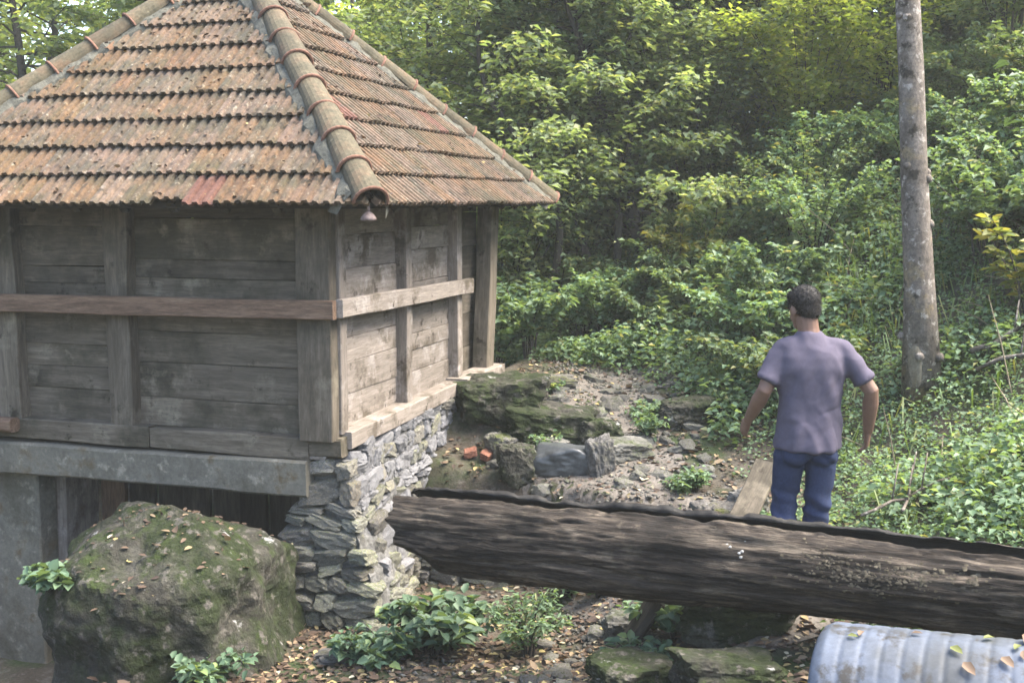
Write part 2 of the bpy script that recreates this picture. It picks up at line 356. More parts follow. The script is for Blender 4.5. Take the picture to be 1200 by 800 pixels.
# ------------------------------------------------------------------ rocks
def rock_mesh(name, seed, size=(1, 1, 1), sub=3, p=12, na=.05, nsc=2.2, nplanes=9, planes=None, boxy=.0, smooth=False):
    r = random.Random(seed)
    bm = bmesh.new(); bmesh.ops.create_icosphere(bm, subdivisions=sub, radius=1)
    if planes is None:
        planes = []
        for ax in range(3):
            for sgn in (-1, 1):
                n = Vector([r.uniform(-.22, .22) for _ in range(3)]); n[ax] = sgn; n.normalize()
                planes.append((n, r.uniform(.85, 1.0)))
        for _ in range(nplanes):
            n = Vector([r.gauss(0, 1) for _ in range(3)]).normalized()
            planes.append((n, r.uniform(1.02, 1.45) + boxy))
    for v in bm.verts:
        d = v.co.normalized()
        s = sum((max(n.dot(d), 0) / dd) ** p for n, dd in planes)
        rr = s ** (-1 / p) if s > 0 else 1
        q = d * rr
        rr *= 1 + na * fbm((q.x + seed * 3.7, q.y, q.z), nsc, 5) + na * .45 * (.35 - abs(mnoise.noise(Vector((q.x * 4 + seed, q.y * 4, q.z * 4)))))
        q = d * rr
        v.co = (q.x * size[0], q.y * size[1], q.z * size[2])
    me = bpy.data.meshes.new(name); bm.to_mesh(me); bm.free()
    if smooth: me.polygons.foreach_set('use_smooth', np.ones(len(me.polygons), dtype=bool))
    return me

# ------------------------------------------------------------------ the mill
mill = empty('water_mill', C, -TH)
tag(mill, 'small timber water mill with clay tile hip roof on rubble stone base', 'mill')
WX, WY = 3.05, 3.1
Z_SILL, Z_EAVE = .63, 2.17

def plank(name, a, b, up, width, thick, mat, parent, seed=0, wob=.006, nseg=8, bev=.006, loc_rand=True):
    """one timber from a to b; width along 'up', thick across"""
    a = Vector(a); b = Vector(b); X = (b - a); Ln = X.length; X.normalize()
    Zv = Vector(up); Zv = (Zv - X * Zv.dot(X)).normalized(); Yv = Zv.cross(X)
    hw, ht = width / 2, thick / 2
    sec = [(-ht, -hw + bev), (-ht + bev, -hw), (ht - bev, -hw), (ht, -hw + bev), (ht, hw - bev), (ht - bev, hw), (-ht + bev, hw), (-ht, hw - bev)]
    V = []; F = []
    for i in range(nseg + 1):
        x = Ln * i / nseg
        wt = wob * fbm((x * 1.7, seed * 7.3, 1.1), 1, 3); wb = wob * fbm((x * 1.7, seed * 7.3, 9.1), 1, 3); wy = wob * .6 * fbm((x * 1.2, seed * 3.3, 4.1), 1, 2)
        for (y, z) in sec:
            V.append((x, y + wy, z + (wt if z > 0 else wb)))
    n = 8
    for i in range(nseg):
        for j in range(n):
            k = (j + 1) % n
            F.append((i * n + j, i * n + k, (i + 1) * n + k, (i + 1) * n + j))
    F.append(tuple(range(n))[::-1]); F.append(tuple(nseg * n + j for j in range(n)))
    me = pymesh(name, V, [f[::-1] for f in F])
    o = ob(name, me, mat, parent)
    o.matrix_local = Matrix.Translation(a) @ Matrix((X, Yv, Zv)).transposed().to_4x4()
    return o

sd = [0]
def pl(name, a, b, up, w, t, mat, parent=mill, **k):
    sd[0] += 1
    return plank(name, a, b, up, w, t, M[mat] if isinstance(mat, str) else mat, parent, seed=sd[0], **k)

# --- front wall (facing the gully): posts, boards, rail, sill
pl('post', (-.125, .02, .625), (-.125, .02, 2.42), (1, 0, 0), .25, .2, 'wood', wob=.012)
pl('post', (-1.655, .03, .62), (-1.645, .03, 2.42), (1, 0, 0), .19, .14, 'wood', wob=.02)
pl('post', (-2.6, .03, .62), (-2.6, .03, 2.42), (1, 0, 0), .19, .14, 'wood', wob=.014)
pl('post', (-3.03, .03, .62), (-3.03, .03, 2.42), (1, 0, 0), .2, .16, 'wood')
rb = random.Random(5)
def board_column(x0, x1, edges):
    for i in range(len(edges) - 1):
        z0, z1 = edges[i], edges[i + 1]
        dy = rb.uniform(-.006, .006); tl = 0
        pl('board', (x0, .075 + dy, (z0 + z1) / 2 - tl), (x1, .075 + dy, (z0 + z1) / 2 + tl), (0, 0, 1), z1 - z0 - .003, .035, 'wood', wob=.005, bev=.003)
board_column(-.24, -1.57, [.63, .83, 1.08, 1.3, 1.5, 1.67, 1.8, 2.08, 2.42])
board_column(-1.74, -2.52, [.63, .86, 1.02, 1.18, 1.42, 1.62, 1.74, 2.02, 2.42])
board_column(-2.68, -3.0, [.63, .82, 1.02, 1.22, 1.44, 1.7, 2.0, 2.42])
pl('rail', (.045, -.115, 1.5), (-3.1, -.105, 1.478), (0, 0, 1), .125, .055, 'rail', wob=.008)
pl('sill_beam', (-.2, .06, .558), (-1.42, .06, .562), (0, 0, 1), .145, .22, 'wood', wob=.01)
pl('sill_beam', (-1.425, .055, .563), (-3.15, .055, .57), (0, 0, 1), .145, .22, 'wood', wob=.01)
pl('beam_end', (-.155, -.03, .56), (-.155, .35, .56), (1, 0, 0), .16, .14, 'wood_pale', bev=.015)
pl('beam_end', (-.25, .03, .565), (.035, .03, .575), (0, 1, 0), .13, .13, 'wood', bev=.015)
pl('peg', (-2.5, -.11, .6), (-2.78, -.1, .6), (0, 0, 1), .1, .1, 'rail', bev=.02)
# --- right wall
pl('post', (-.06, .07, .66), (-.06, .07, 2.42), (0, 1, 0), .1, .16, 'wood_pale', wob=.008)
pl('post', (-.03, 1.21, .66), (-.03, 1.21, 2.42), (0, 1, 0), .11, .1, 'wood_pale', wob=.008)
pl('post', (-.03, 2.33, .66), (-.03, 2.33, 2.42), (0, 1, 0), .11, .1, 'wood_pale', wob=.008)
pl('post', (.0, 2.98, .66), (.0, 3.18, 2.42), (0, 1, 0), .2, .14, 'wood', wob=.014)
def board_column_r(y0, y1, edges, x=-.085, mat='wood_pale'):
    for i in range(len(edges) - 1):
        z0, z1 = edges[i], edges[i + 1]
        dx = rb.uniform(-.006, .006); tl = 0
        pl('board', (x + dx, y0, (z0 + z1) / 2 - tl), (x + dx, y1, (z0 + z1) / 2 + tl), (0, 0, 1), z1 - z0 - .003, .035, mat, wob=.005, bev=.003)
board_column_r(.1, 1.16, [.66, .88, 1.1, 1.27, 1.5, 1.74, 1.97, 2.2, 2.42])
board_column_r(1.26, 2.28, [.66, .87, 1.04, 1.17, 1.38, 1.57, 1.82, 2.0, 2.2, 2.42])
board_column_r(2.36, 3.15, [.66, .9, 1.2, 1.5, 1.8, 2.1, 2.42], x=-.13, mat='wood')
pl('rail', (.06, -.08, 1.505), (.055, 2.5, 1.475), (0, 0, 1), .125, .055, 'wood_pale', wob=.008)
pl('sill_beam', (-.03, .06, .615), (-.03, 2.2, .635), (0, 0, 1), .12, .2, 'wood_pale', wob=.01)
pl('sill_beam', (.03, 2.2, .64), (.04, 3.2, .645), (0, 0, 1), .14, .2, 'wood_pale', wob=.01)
# --- hidden walls, floor, ceiling plate
for i in range(8):
    z = .63 + i * .225
    pl('board', (-WX + .02, .12, z + .11), (-WX + .02, WY - .08, z + .11), (0, 0, 1), .22, .04, 'wood', nseg=3)
    pl('board', (-WX + .06, WY - .04, z + .11), (-.35, WY - .04, z + .11), (0, 0, 1), .22, .04, 'wood', nseg=3)
for i in range(6):
    y = .42 + i * .5
    pl('floor_board', (-WX + .05, y, .52), (-.2, y, .52), (0, 1, 0), .49, .05, 'old_wood', nseg=3)
# --- lintel, pillar and the dark opening under the floor
pl('lintel_beam', (-.2, .05, .36), (-3.3, .05, .345), (0, 0, 1), .235, .28, 'lintel', wob=.014, bev=.015, nseg=14)
pl('pillar', (-2.72, .13, -1.5), (-2.72, .13, .225), (1, 0, 0), .54, .2, 'lintel', wob=.01, bev=.012)
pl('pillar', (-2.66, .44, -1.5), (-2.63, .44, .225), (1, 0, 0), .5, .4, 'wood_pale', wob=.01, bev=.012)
for i in range(9):
    x = -2.2 + i * .25
    pl('plank', (x, .95 + .03 * (i % 2), -.8), (x, .95 + .03 * (i % 2), .45), (1, 0, 0), .24, .04, 'old_wood', nseg=3)
pl('plank', (-2.3, .72, -.8), (-2.3, .72, .45), (1, 0, 0), .22, .05, 'rail', nseg=3)
pl('prop', (-.42, .3, -.7), (-.42, .28, .24), (1, 0, 0), .12, .12, 'old_wood')

# --- stone base
base = empty('stone_base', (0, 0, 0)); base.parent = mill
def corner_x(z): return .03 + .24 * float(sm(.35, -.6, z))     # the right face flares out towards the ground
def xr_face(y, z): return corner_x(z) * float(sm(1.6, .1, y)) + .02
mv = []; mf = []
zl = [-.95 + i * .045 for i in range(33)]; zl[-1] = .485
path_pts = [(-.33, .55), (-.33, .09)] + [None] * 1
def core_section(z):
    fl = corner_x(z)
    left = -.25 - .13 * float(sm(.35, -.1, z))
    pts = [(left, .6), (left, .3), (left, .04)]
    for k in range(1, 6): pts.append((left + (fl - left) * k / 6, .03 - .05 * float(sm(.3, -.6, z))))
    pts.append((fl, -.03 * float(sm(.3, -.6, z))))
    for k in range(1, 64): 
        y = 3.2 * k / 63; pts.append((xr_face(y, z) , y))
    pts.append((-.3, 3.2)); pts.append((-.3, .62))
    return pts
for i, z in enumerate(zl):
    for j, (x, y) in enumerate(core_section(z)):
        d = .04 * fbm((x * 9, y * 9, z * 9), 1, 5) + .012
        zz = z + (.11 * float(sm(.3, 2.0, y)) if i == len(zl) - 1 and x > -.2 else 0)
        mv.append((x + d, y - d * .7, zz))
npn = len(core_section(0))
for i in range(len(zl) - 1):
    for j in range(npn):
        k = (j + 1) % npn
        mf.append((i * npn + j, i * npn + k, (i + 1) * npn + k, (i + 1) * npn + j))
mf.append(tuple((len(zl) - 1) * npn + j for j in range(npn)))
ob('mortar', pymesh('mortar', mv, mf, False), M['mortar'], base)
stone_vars = [rock_mesh('stone', 100 + i, sub=3, p=34, na=.14, nsc=2.0, nplanes=8, boxy=.1) for i in range(16)]
for s_ in stone_vars: s_.materials.append(M['stone'])
pale_vars = [s_.copy() for s_ in stone_vars]
for s_ in pale_vars: s_.materials.clear(); s_.materials.append(M['stone_pale'])
rs = random.Random(9)
def put_stone(p, w, d, h, rz, parent, pale=False, name='stone'):
    o = bpy.data.objects.new(name, rs.choice(pale_vars if pale else stone_vars)); link(o, parent)
    o.location = p; o.scale = (w / 2, d / 2, h / 2)
    o.rotation_euler = (rs.uniform(-.25, .25), rs.uniform(-.3, .3), rz + rs.uniform(-.2, .2))
    return o
# front of the corner pier
z = -.78
while z < .42:
    h = rs.uniform(.07, .19)
    left = -.27 - .13 * float(sm(.35, -.1, z)); right = corner_x(z) + .02
    x = left + rs.uniform(-.03, .02)
    while x < right - .05:
        w = min(rs.uniform(.14, .34), right - x + .05)
        put_stone((x + w / 2, .035 - .05 * float(sm(.3, -.6, z)) , z + h / 2), w * 1.0, rs.uniform(.14, .19), h * rs.uniform(.8, 1), 0, base)
        x += w * .98
    z += h * .96
# its right face
z = -.75
while z < .5:
    h = rs.uniform(.06, .17)
    y = .12 + rs.uniform(-.03, .03)
    while y < 3.1:
        w = rs.uniform(.08, .3)
        zt = z + h / 2
        pale = rs.random() < (.85 if zt > .12 - .1 * y else (.45 if zt > -.3 else .15))
        if zt < .5 + .05 * y and not (y > 1.2 and zt < -.15):
            put_stone((xr_face(y + w / 2, zt) - .025 + rs.uniform(-.012, .02), y + w / 2, zt), w * rs.uniform(.85, 1.03), rs.uniform(.1, .15), h * rs.uniform(.75, 1), math.pi / 2, base, pale)
        y += w * .97
    z += h * .95
# rough lime smears between sill and stones
for i in range(60):
    y = rs.uniform(.1, 2.6); zt = rs.uniform(.08, .53) + .02 * y
    put_stone((xr_face(y, zt) - .012, y, zt), rs.uniform(.1, .24), .09, rs.uniform(.05, .1), math.pi / 2, base, True, 'mortar_lump')

# --- roof
ov = .46
x0, x1, y0, y1 = -WX - ov, ov, -ov, WY + ov
apex = Vector(((x0 + x1) / 2, (y0 + y1) / 2, 4.07))
roof = empty('roof', (0, 0, 0)); roof.parent = mill
TW, TL, NROW = .225, .335, 10
def tile_profile():
    pr = []
    for r_ in range(3):
        o = r_ * .075
        pr += [(o + .003, 0), (o + .012, .019), (o + .044, .019), (o + .053, 0)]
    pr.append((.2245, 0.0))
    return pr
def tile_geo(jit):
    r = random.Random(jit); pr = tile_profile(); n = len(pr); V = []; F = []
    us = [0, .16, TL]
    for k, u in enumerate(us):
        lift = .036 * (1 - u / TL) + .006
        for (s_, h_) in pr:
            e = r.uniform(-.006, .006) if k == 0 else 0
            V.append((s_, u + e, h_ + lift))
    for k, u in enumerate(us):
        lift = .036 * (1 - u / TL) + .006
        for (s_, h_) in pr: V.append((s_, u + (V[len(V) - 3 * n][1] - u if False else 0), h_ * .9 + lift - .02))
    for k in range(2):
        for j in range(n - 1):
            F.append((k * n + j, k * n + j + 1, (k + 1) * n + j + 1, (k + 1) * n + j))
            b = 3 * n
            F.append((b + k * n + j, b + (k + 1) * n + j, b + (k + 1) * n + j + 1, b + k * n + j + 1))
    for j in range(n - 1): F.append((j, 3 * n + j, 3 * n + j + 1, j + 1))
    return V, F
tile_meshes = []
for i in range(5):
    V, F = tile_geo(i); me = pymesh('roof_tile', V, F); me.materials.append(M['tile']); tile_meshes.append(me)
red_mesh = tile_meshes[0].copy(); red_mesh.materials.clear(); red_mesh.materials.append(M['tile_red'])
faces = [((x0, y0), (x1, y0), True), ((x1, y0), (x1, y1), True), ((x1, y1), (x0, y1), False), ((x0, y1), (x0, y0), False)]
rt = random.Random(21)
hidden_bm = bmesh.new()
for fi, (A, B, vis) in enumerate(faces):
    A = Vector((*A, Z_EAVE)); B = Vector((*B, Z_EAVE)); Sx = (B - A); Wd = Sx.length; Sx.normalize()
    mid = (A + B) / 2; U = apex - mid; Lu = U.length; U.normalize(); Nn = Sx.cross(U)
    fm = Matrix.Translation(A) @ Matrix((Sx, U, Nn)).transposed().to_4x4()
    e = Lu / NROW
    for r_ in range(NROW):
        u = r_ * e - .03
        lim0 = max(0, u) / Lu * Wd / 2; lim1 = Wd - lim0
        off = .5 * TW * (r_ % 2) + rt.uniform(-.02, .02) + .02
        k0 = int((lim0 - off) // TW) - 1; k1 = int((lim1 - off) // TW) + 1
        for k in range(k0, k1 + 1):
            s_ = off + k * TW
            if s_ + TW < lim0 or s_ > lim1: continue
            T = Matrix.Translation((s_ + rt.uniform(-.004, .004), u + rt.uniform(-.01, .01), rt.uniform(0, .007))) @ Matrix.Rotation(rt.uniform(-.015, .015), 4, 'Z')
            um = u + TL; lim_t0 = min(um, Lu) / Lu * Wd / 2
            me = rt.choice(tile_meshes)
            if fi == 0 and r_ == 0 and abs(s_ - 2.75) < .13: me = red_mesh
            if fi == 0 and r_ == 0 and abs(s_ - 2.5) < .12: T = T @ Matrix.Translation((0, .05, 0))
            if rt.random() < (.0 if fi == 0 else .03): me = red_mesh
            inside = s_ > lim_t0 and s_ + TW < Wd - lim_t0 and um < Lu
            if vis:
                if not inside:
                    bm = bmesh.new(); bm.from_mesh(me); bmesh.ops.transform(bm, matrix=T, verts=bm.verts)
                    for (p0, nrm) in (((0, 0, 0), (-Lu, Wd / 2, 0)), ((Wd, 0, 0), (Lu, Wd / 2, 0))):
                        bmesh.ops.bisect_plane(bm, geom=bm.verts[:] + bm.edges[:] + bm.faces[:], plane_co=p0, plane_no=nrm, clear_outer=True)
                    ar = sum(f.calc_area() for f in bm.faces)
                    if ar > .004:
                        m2 = bpy.data.meshes.new('roof_tile'); bm.to_mesh(m2); m2.materials.append(me.materials[0])
                        o = ob('roof_tile', m2, None, roof); o.matrix_local = fm
                    bm.free()
                else:
                    o = ob('roof_tile', me, None, roof); o.matrix_local = fm @ T
            else:
                bm = bmesh.new(); bm.from_mesh(me); bmesh.ops.transform(bm, matrix=T, verts=bm.verts)
                if not inside:
                    for (p0, nrm) in (((0, 0, 0), (-Lu, Wd / 2, 0)), ((Wd, 0, 0), (Lu, Wd / 2, 0))):
                        bmesh.ops.bisect_plane(bm, geom=bm.verts[:] + bm.edges[:] + bm.faces[:], plane_co=p0, plane_no=nrm, clear_outer=True)
                bmesh.ops.transform(bm, matrix=fm, verts=bm.verts)
                tmp = bpy.data.meshes.new('t'); bm.to_mesh(tmp); bm.free(); hidden_bm.from_mesh(tmp); bpy.data.meshes.remove(tmp)
hm = bpy.data.meshes.new('roof_tiles_behind'); hidden_bm.to_mesh(hm); hidden_bm.free()
tag(ob('roof_tiling', hm, M['tile'], roof), kind='stuff')
# deck under the tiles
dz = .03; e_ = .09
dV = [(x0 + e_, y0 + e_, Z_EAVE + dz), (x1 - e_, y0 + e_, Z_EAVE + dz), (x1 - e_, y1 - e_, Z_EAVE + dz), (x0 + e_, y1 - e_, Z_EAVE + dz), (apex.x, apex.y, apex.z - .05)]
dV += [(a, b, c - .05) for a, b, c in dV]
dF = [(0, 1, 4), (1, 2, 4), (2, 3, 4), (3, 0, 4), (6, 5, 9), (7, 6, 9), (8, 7, 9), (5, 8, 9), (0, 5, 6, 1), (1, 6, 7, 2), (2, 7, 8, 3), (3, 8, 5, 0)]
ob('roof_deck', pymesh('roof_deck', dV, dF), M['old_wood'], roof)
# wall plate beams
pl('wall_plate', (.02, .08, 2.44), (-WX - .02, .08, 2.44), (0, 0, 1), .12, .14, 'old_wood')
pl('wall_plate', (-.07, .1, 2.44), (-.07, WY, 2.44), (0, 0, 1), .12, .14, 'old_wood')
for i in range(8):                                                                # rafter tails seen under the eaves
    f_ = (i + .5) / 8
    xx = x0 + .5 + f_ * (x1 - x0 - 1.0); yy = y0 + .5 + f_ * (y1 - y0 - 1.0)
    pl('rafter', (xx, y0 + .1, Z_EAVE - .02), (xx, .3, Z_EAVE - .02 + .62), (0, 0, 1), .08, .06, 'old_wood', nseg=2)
    pl('rafter', (x1 - .1, yy, Z_EAVE - .02), (-.3, yy, Z_EAVE - .02 + .62), (0, 0, 1), .08, .06, 'old_wood', nseg=2)

# hip tiles with raised rims, bedded in mortar
NH = 10
def hip_tile_mesh():
    V = []; F = []; n = 13
    rings = [(0, .106, 0), (.02, .106, 0), (.36, .088, 0)]
    for (u, r_, _) in rings:
        for j in range(n):
            a = -.12 + (math.pi + .24) * j / (n - 1); V.append((r_ * math.cos(a), u, r_ * math.sin(a) * .95))
    for (u, r_, _) in rings:
        for j in range(n):
            a = -.12 + (math.pi + .24) * j / (n - 1); V.append(((r_ - .014) * math.cos(a), u, (r_ - .014) * math.sin(a) * .95))
    for k in range(2):
        for j in range(n - 1):
            F.append((k * n + j, k * n + j + 1, (k + 1) * n + j + 1, (k + 1) * n + j))
            b = 3 * n; F.append((b + k * n + j, b + (k + 1) * n + j, b + (k + 1) * n + j + 1, b + k * n + j + 1))
    for j in range(n - 1): F.append((j, 3 * n + j, 3 * n + j + 1, j + 1))
    return pymesh('hip_tile', V, [f[::-1] for f in F], False)
def collar_mesh():
    V = []; F = []; n = 13
    sec = [(-.008, .098), (-.008, .111), (-.003, .117), (.005, .116), (.010, .109), (.012, .096)]
    for (u, r_) in sec:
        for j in range(n):
            a = -.1 + (math.pi + .2) * j / (n - 1); V.append((r_ * math.cos(a), u, r_ * math.sin(a) * .97))
    for k in range(len(sec) - 1):
        for j in range(n - 1): F.append((k * n + j, (k + 1) * n + j, (k + 1) * n + j + 1, k * n + j + 1))
    return pymesh('rim', V, [f[::-1] for f in F], False)
htm = hip_tile_mesh(); htm.materials.append(M['hip']); clm = collar_mesh(); clm.materials.append(M['collar'])
for hi, (cx_, cy_) in enumerate([(x1, y0), (x0, y0), (x1, y1), (x0, y1)]):
    A = Vector((cx_, cy_, Z_EAVE + .005)); D = apex - A; Ld = D.length; D.normalize()
    Xs = D.cross(Vector((0, 0, 1))).normalized(); Zs = Xs.cross(D)
    for i in range(NH):
        u = i * Ld / NH
        p_ = A + D * u + Zs * (.02 + rt.uniform(-.006, .006))
        mt = Matrix.Translation(p_) @ Matrix((Xs, D, Zs)).transposed().to_4x4() @ Matrix.Rotation(rt.uniform(-.03, .03), 4, 'Z') @ Matrix.Rotation(.03, 4, 'X')
        o = ob('hip_tile', htm, None, roof); o.matrix_local = mt
        # the rim sits on the lower end: a ring proud of the tile
        c_ = ob('rim', clm, None, roof); c_.matrix_local = mt
    V = []; F = []; ns = 46
    secm = [(-.2, -.09), (-.165, .01), (-.12, .05), (-.05, .07), (.05, .07), (.12, .05), (.165, .01), (.2, -.09)]
    for i in range(ns + 1):
        for j, (a, b) in enumerate(secm):
            g = 1 + .55 * fbm((i * .5, j * .8, hi * 3.1), 1, 3)
            V.append(A + D * (.07 + (Ld - .07) * i / ns) + Xs * (a * (.82 + .3 * fbm((i * .45, hi * 5.0 + (j > 3), 0), 1, 3))) + Zs * (b * g - .03))
    for i in range(ns):
        for j in range(len(secm) - 1):
            F.append((i * 8 + j, i * 8 + j + 1, (i + 1) * 8 + j + 1, (i + 1) * 8 + j))
    ob('mortar', pymesh('mortar', V, F, False), M['hipmortar'], roof)
# small bell-shaped fitting under the roof corner
ft = Tubes(); q = Vector((x1 - .02, y0 + .02, Z_EAVE))
ft.add([q + Vector((0, 0, .02)), q + Vector((.0, 0, -.06))], [.012, .012], 8)
ft.add([q + Vector((0, 0, z_)) for z_ in (-.035, -.05, -.07, -.088, -.094)], [.014, .03, .046, .05, .02], 12)
ob('bell_fitting', ft.mesh('bell_fitting'), M['fitting'], mill)

# ------------------------------------------------------------------ foliage tools
def leaf_arrays(P, D, N, L, Wd, fold=.25, near=False, droop=.15):
    """P base points, D directions, N normals -> verts, faces; near leaves have a rounder outline"""
    D = unit(D); B = unit(np.cross(N, D)); N = np.cross(D, B)
    L = L[:, None]; Wd = Wd[:, None]; n = len(P)
    if near:
        v0 = P; tip = P + D * L - N * L * droop
        a1 = P + D * L * .28; a2 = P + D * L * .68 - N * L * droop * .35
        V = np.stack([v0, a1 + B * Wd * .46 + N * Wd * fold, a2 + B * Wd * .36 + N * Wd * fold * .8, tip,
                      a2 - B * Wd * .36 + N * Wd * fold * .8, a1 - B * Wd * .46 + N * Wd * fold], 1).reshape(-1, 3)
        i = np.arange(n)[:, None] * 6
        F = np.concatenate([i + np.array([[0, 3, 2, 1]]), i + np.array([[0, 5, 4, 3]])], 0)
    else:
        mid = P + D * L * .45
        V = np.stack([P, mid + B * Wd * .5 + N * Wd * fold, P + D * L - N * L * droop, mid - B * Wd * .5 + N * Wd * fold], 1).reshape(-1, 3)
        i = np.arange(n)[:, None] * 4
        F = np.concatenate([i + np.array([[0, 2, 1]]), i + np.array([[0, 3, 2]])], 0)
    return V, F

def leaves_on_twigs(A, Bp, K, size, asp, r, near=False, flat=.35, spread=.05, start=.1):
    """leaves set left and right along straight twigs A->B"""
    m = len(A); t = start + (1 - start) * (np.arange(K)[None, :] + r.random((m, K))) / K
    P = A[:, None] + (Bp - A)[:, None] * t[..., None]
    d = unit(Bp - A)[:, None] + np.zeros((1, K, 1))
    side = np.where((np.arange(K) % 2) == 0, 1.0, -1.0)[None, :, None]
    up = np.array([0, 0, 1.0])
    lat = unit(np.cross(d, up) + 1e-6)
    D = d * .55 + lat * side * .85 + r.normal(0, .28, P.shape); D[..., 2] -= .12
    N = up + r.normal(0, flat, P.shape)
    P = P + r.normal(0, spread, P.shape)
    P, D, N = P.reshape(-1, 3), D.reshape(-1, 3), N.reshape(-1, 3)
    L = size * r.uniform(.65, 1.25, len(P))
    return leaf_arrays(P, D, N, L, L * asp * r.uniform(.85, 1.15, len(P)), near=near)

def make_tree(name, label, base, top, r0, seed, limbs=34, llen=(1.0, 2.0), start=.2, leaf=.088, K=36, subs=9, leafm='leaf_forest', bark='bark_dark',
              group=None, elev=(-.1, .75), wob=.25, crown_taper=.35, cat='tree', sides=8, asp=.6, flat=.35, stubs=0):
    r = np.random.default_rng(seed); rr = random.Random(seed)
    base = Vector(base); top = Vector(top); ax = top - base; Lt = ax.length
    root = empty(name, base); tag(root, label, cat, group)
    n = 12; pts = []
    for i in range(n + 1):
        f = i / n
        pts.append(ax * f + Vector((wob * fbm((f * 2.1, seed, 0), 1, 2), wob * fbm((f * 2.1, seed, 7), 1, 2), 0)) * min(1, f * 2) )
    pts[0] = Vector((0, 0, -.15))
    rad = [r0 * (1 - .72 * (i / n)) * (1.35 if i == 0 else 1) for i in range(n + 1)]
    tb = Tubes(); tb.add(pts, rad, sides, wob=.12)
    for k in range(stubs):
        q = rr.uniform(.4, 6); i = int(q); p = pts[i].lerp(pts[i + 1], q - i); az = rr.uniform(0, 6.28); dd = Vector((math.cos(az), math.sin(az), .35)); rt_ = rad[i]
        tb.add([p + dd * rt_ * .7, p + dd * rt_ * 1.05, p + dd * (rt_ * 1.08 + .004)], [.04, .03, .012], 7)
    tA = []; tB = []
    for k in range(limbs):
        f = start + (1 - start) * ((k + rr.random()) / limbs) ** .9
        q = f * n; i = min(int(q), n - 1); p = pts[i].lerp(pts[i + 1], q - i)
        az = k * 2.399 + rr.uniform(-.5, .5); el = rr.uniform(*elev)
        Ll = rr.uniform(*llen) * (1 - crown_taper * (f - start) / (1 - start))
        d = Vector((math.cos(az) * math.cos(el), math.sin(az) * math.cos(el), math.sin(el)))
        lp = [p]
        for s_ in range(1, 5):
            lp.append(p + d * (Ll * s_ / 4) + Vector((rr.uniform(-.06, .06), rr.uniform(-.06, .06), -.05 * (s_ / 4) ** 2 * Ll)) * 1.0)
        rl = max(.008, rad[i] * .32)
        tb.add(lp, [rl, rl * .8, rl * .6, rl * .4, .004], 5, cap=False)
        for s_ in range(subs):
            g = .2 + .8 * (s_ + rr.random()) / subs; j = min(int(g * 4), 3); pp = lp[j].lerp(lp[j + 1], g * 4 - j)
            a2 = az + (1 if s_ % 2 else -1) * rr.uniform(.35, 1.1); e2 = rr.uniform(-.25, .3); l2 = Ll * rr.uniform(.28, .5) * (1.15 - .6 * g)
            l2 = max(l2, .25)
            b = pp + Vector((math.cos(a2) * math.cos(e2), math.sin(a2) * math.cos(e2), math.sin(e2))) * l2
            tA.append(pp); tB.append(b)
            tb.add([pp, b], [max(.005, rl * .25), .003], 3, cap=False)
    ob('trunk', tb.mesh('trunk'), M[bark], root)
    A = np.array(tA); Bq = np.array(tB)
    V, F = leaves_on_twigs(A, Bq, K, leaf, asp, r, flat=flat)
    ob('crown', npmesh('crown', V, F), M[leafm], root)
    return root

def make_shrub(name, label, base, h, spread, seed, stems=10, K=26, leaf=.06, asp=.62, leafm='leaf_shrub', group=None, near=False, cat='shrub', arch=.35, flat=.4, subs=3, jit=.02):
    r = np.random.default_rng(seed); rr = random.Random(seed)
    root = empty(name, base); tag(root, label, cat, group)
    tb = Tubes(); tA = []; tB = []
    for k in range(stems):
        az = k * 2.399 + rr.uniform(-.4, .4); s_ = spread * rr.uniform(.3, 1.0); hh = h * rr.uniform(.6, 1.05)
        p = [Vector((math.cos(az) * s_ * .12, math.sin(az) * s_ * .12, -.05))]
        for i in range(1, 5):
            f = i / 4; p.append(Vector((math.cos(az) * s_ * f ** 1.2, math.sin(az) * s_ * f ** 1.2, hh * (f - arch * f * f) / (1 - arch) * (1 - arch * .6))))
        tb.add(p, [.009, .008, .006, .005, .002], 4, cap=False)
        for i in range(1, 4): tA.append(p[i]); tB.append(p[i + 1])
        for s2 in range(subs):
            f = rr.uniform(.3, .95) * 4; i = min(int(f), 3); pp = p[i].lerp(p[i + 1], f - i)
            a2 = az + rr.uniform(-1.6, 1.6); l2 = spread * rr.uniform(.2, .45)
            b = pp + Vector((math.cos(a2) * l2, math.sin(a2) * l2, rr.uniform(-.05, .5) * l2))
            tA.append(pp); tB.append(b); tb.add([pp, b], [.005, .002], 3, cap=False)
    ob('stems', tb.mesh('stems'), M['bark_dark'], root).name = 'stem'
    V, F = leaves_on_twigs(np.array(tA), np.array(tB), K, leaf, asp, r, near=near, flat=flat, spread=jit)
    ob('foliage', npmesh('foliage', V, F), M[leafm], root)
    return root

# ------------------------------------------------------------------ large mossy boulder under the lintel
bp = [((-.57, -.1, .82), .50), ((.42, -.12, .9), .45), ((0.02, -.5, .87), .38), ((-1, -.12, -.05), .74), ((1, -.1, .05), .67), ((.12, -1, .05), .52), ((-.35, -.93, -.05), .56),
      ((0, 1, .1), .6), ((0, 0, -1), .75), ((.72, -.65, .25), .58), ((-.7, -.6, .4), .60), ((.2, .5, .85), .5), ((.3, -.75, .6), .50)]
bp = [(Vector(n).normalized(), d) for n, d in bp]
bo = ob('boulder', rock_mesh('boulder', 3, sub=6, p=22, na=.13, nsc=2.6, planes=bp), M['moss_rock'], None, (-2.13, 6.85, -.16)); bo.scale = (.94, 1, 1)
tag(bo, 'big mossy boulder lying under the grey lintel of the mill', 'boulder')

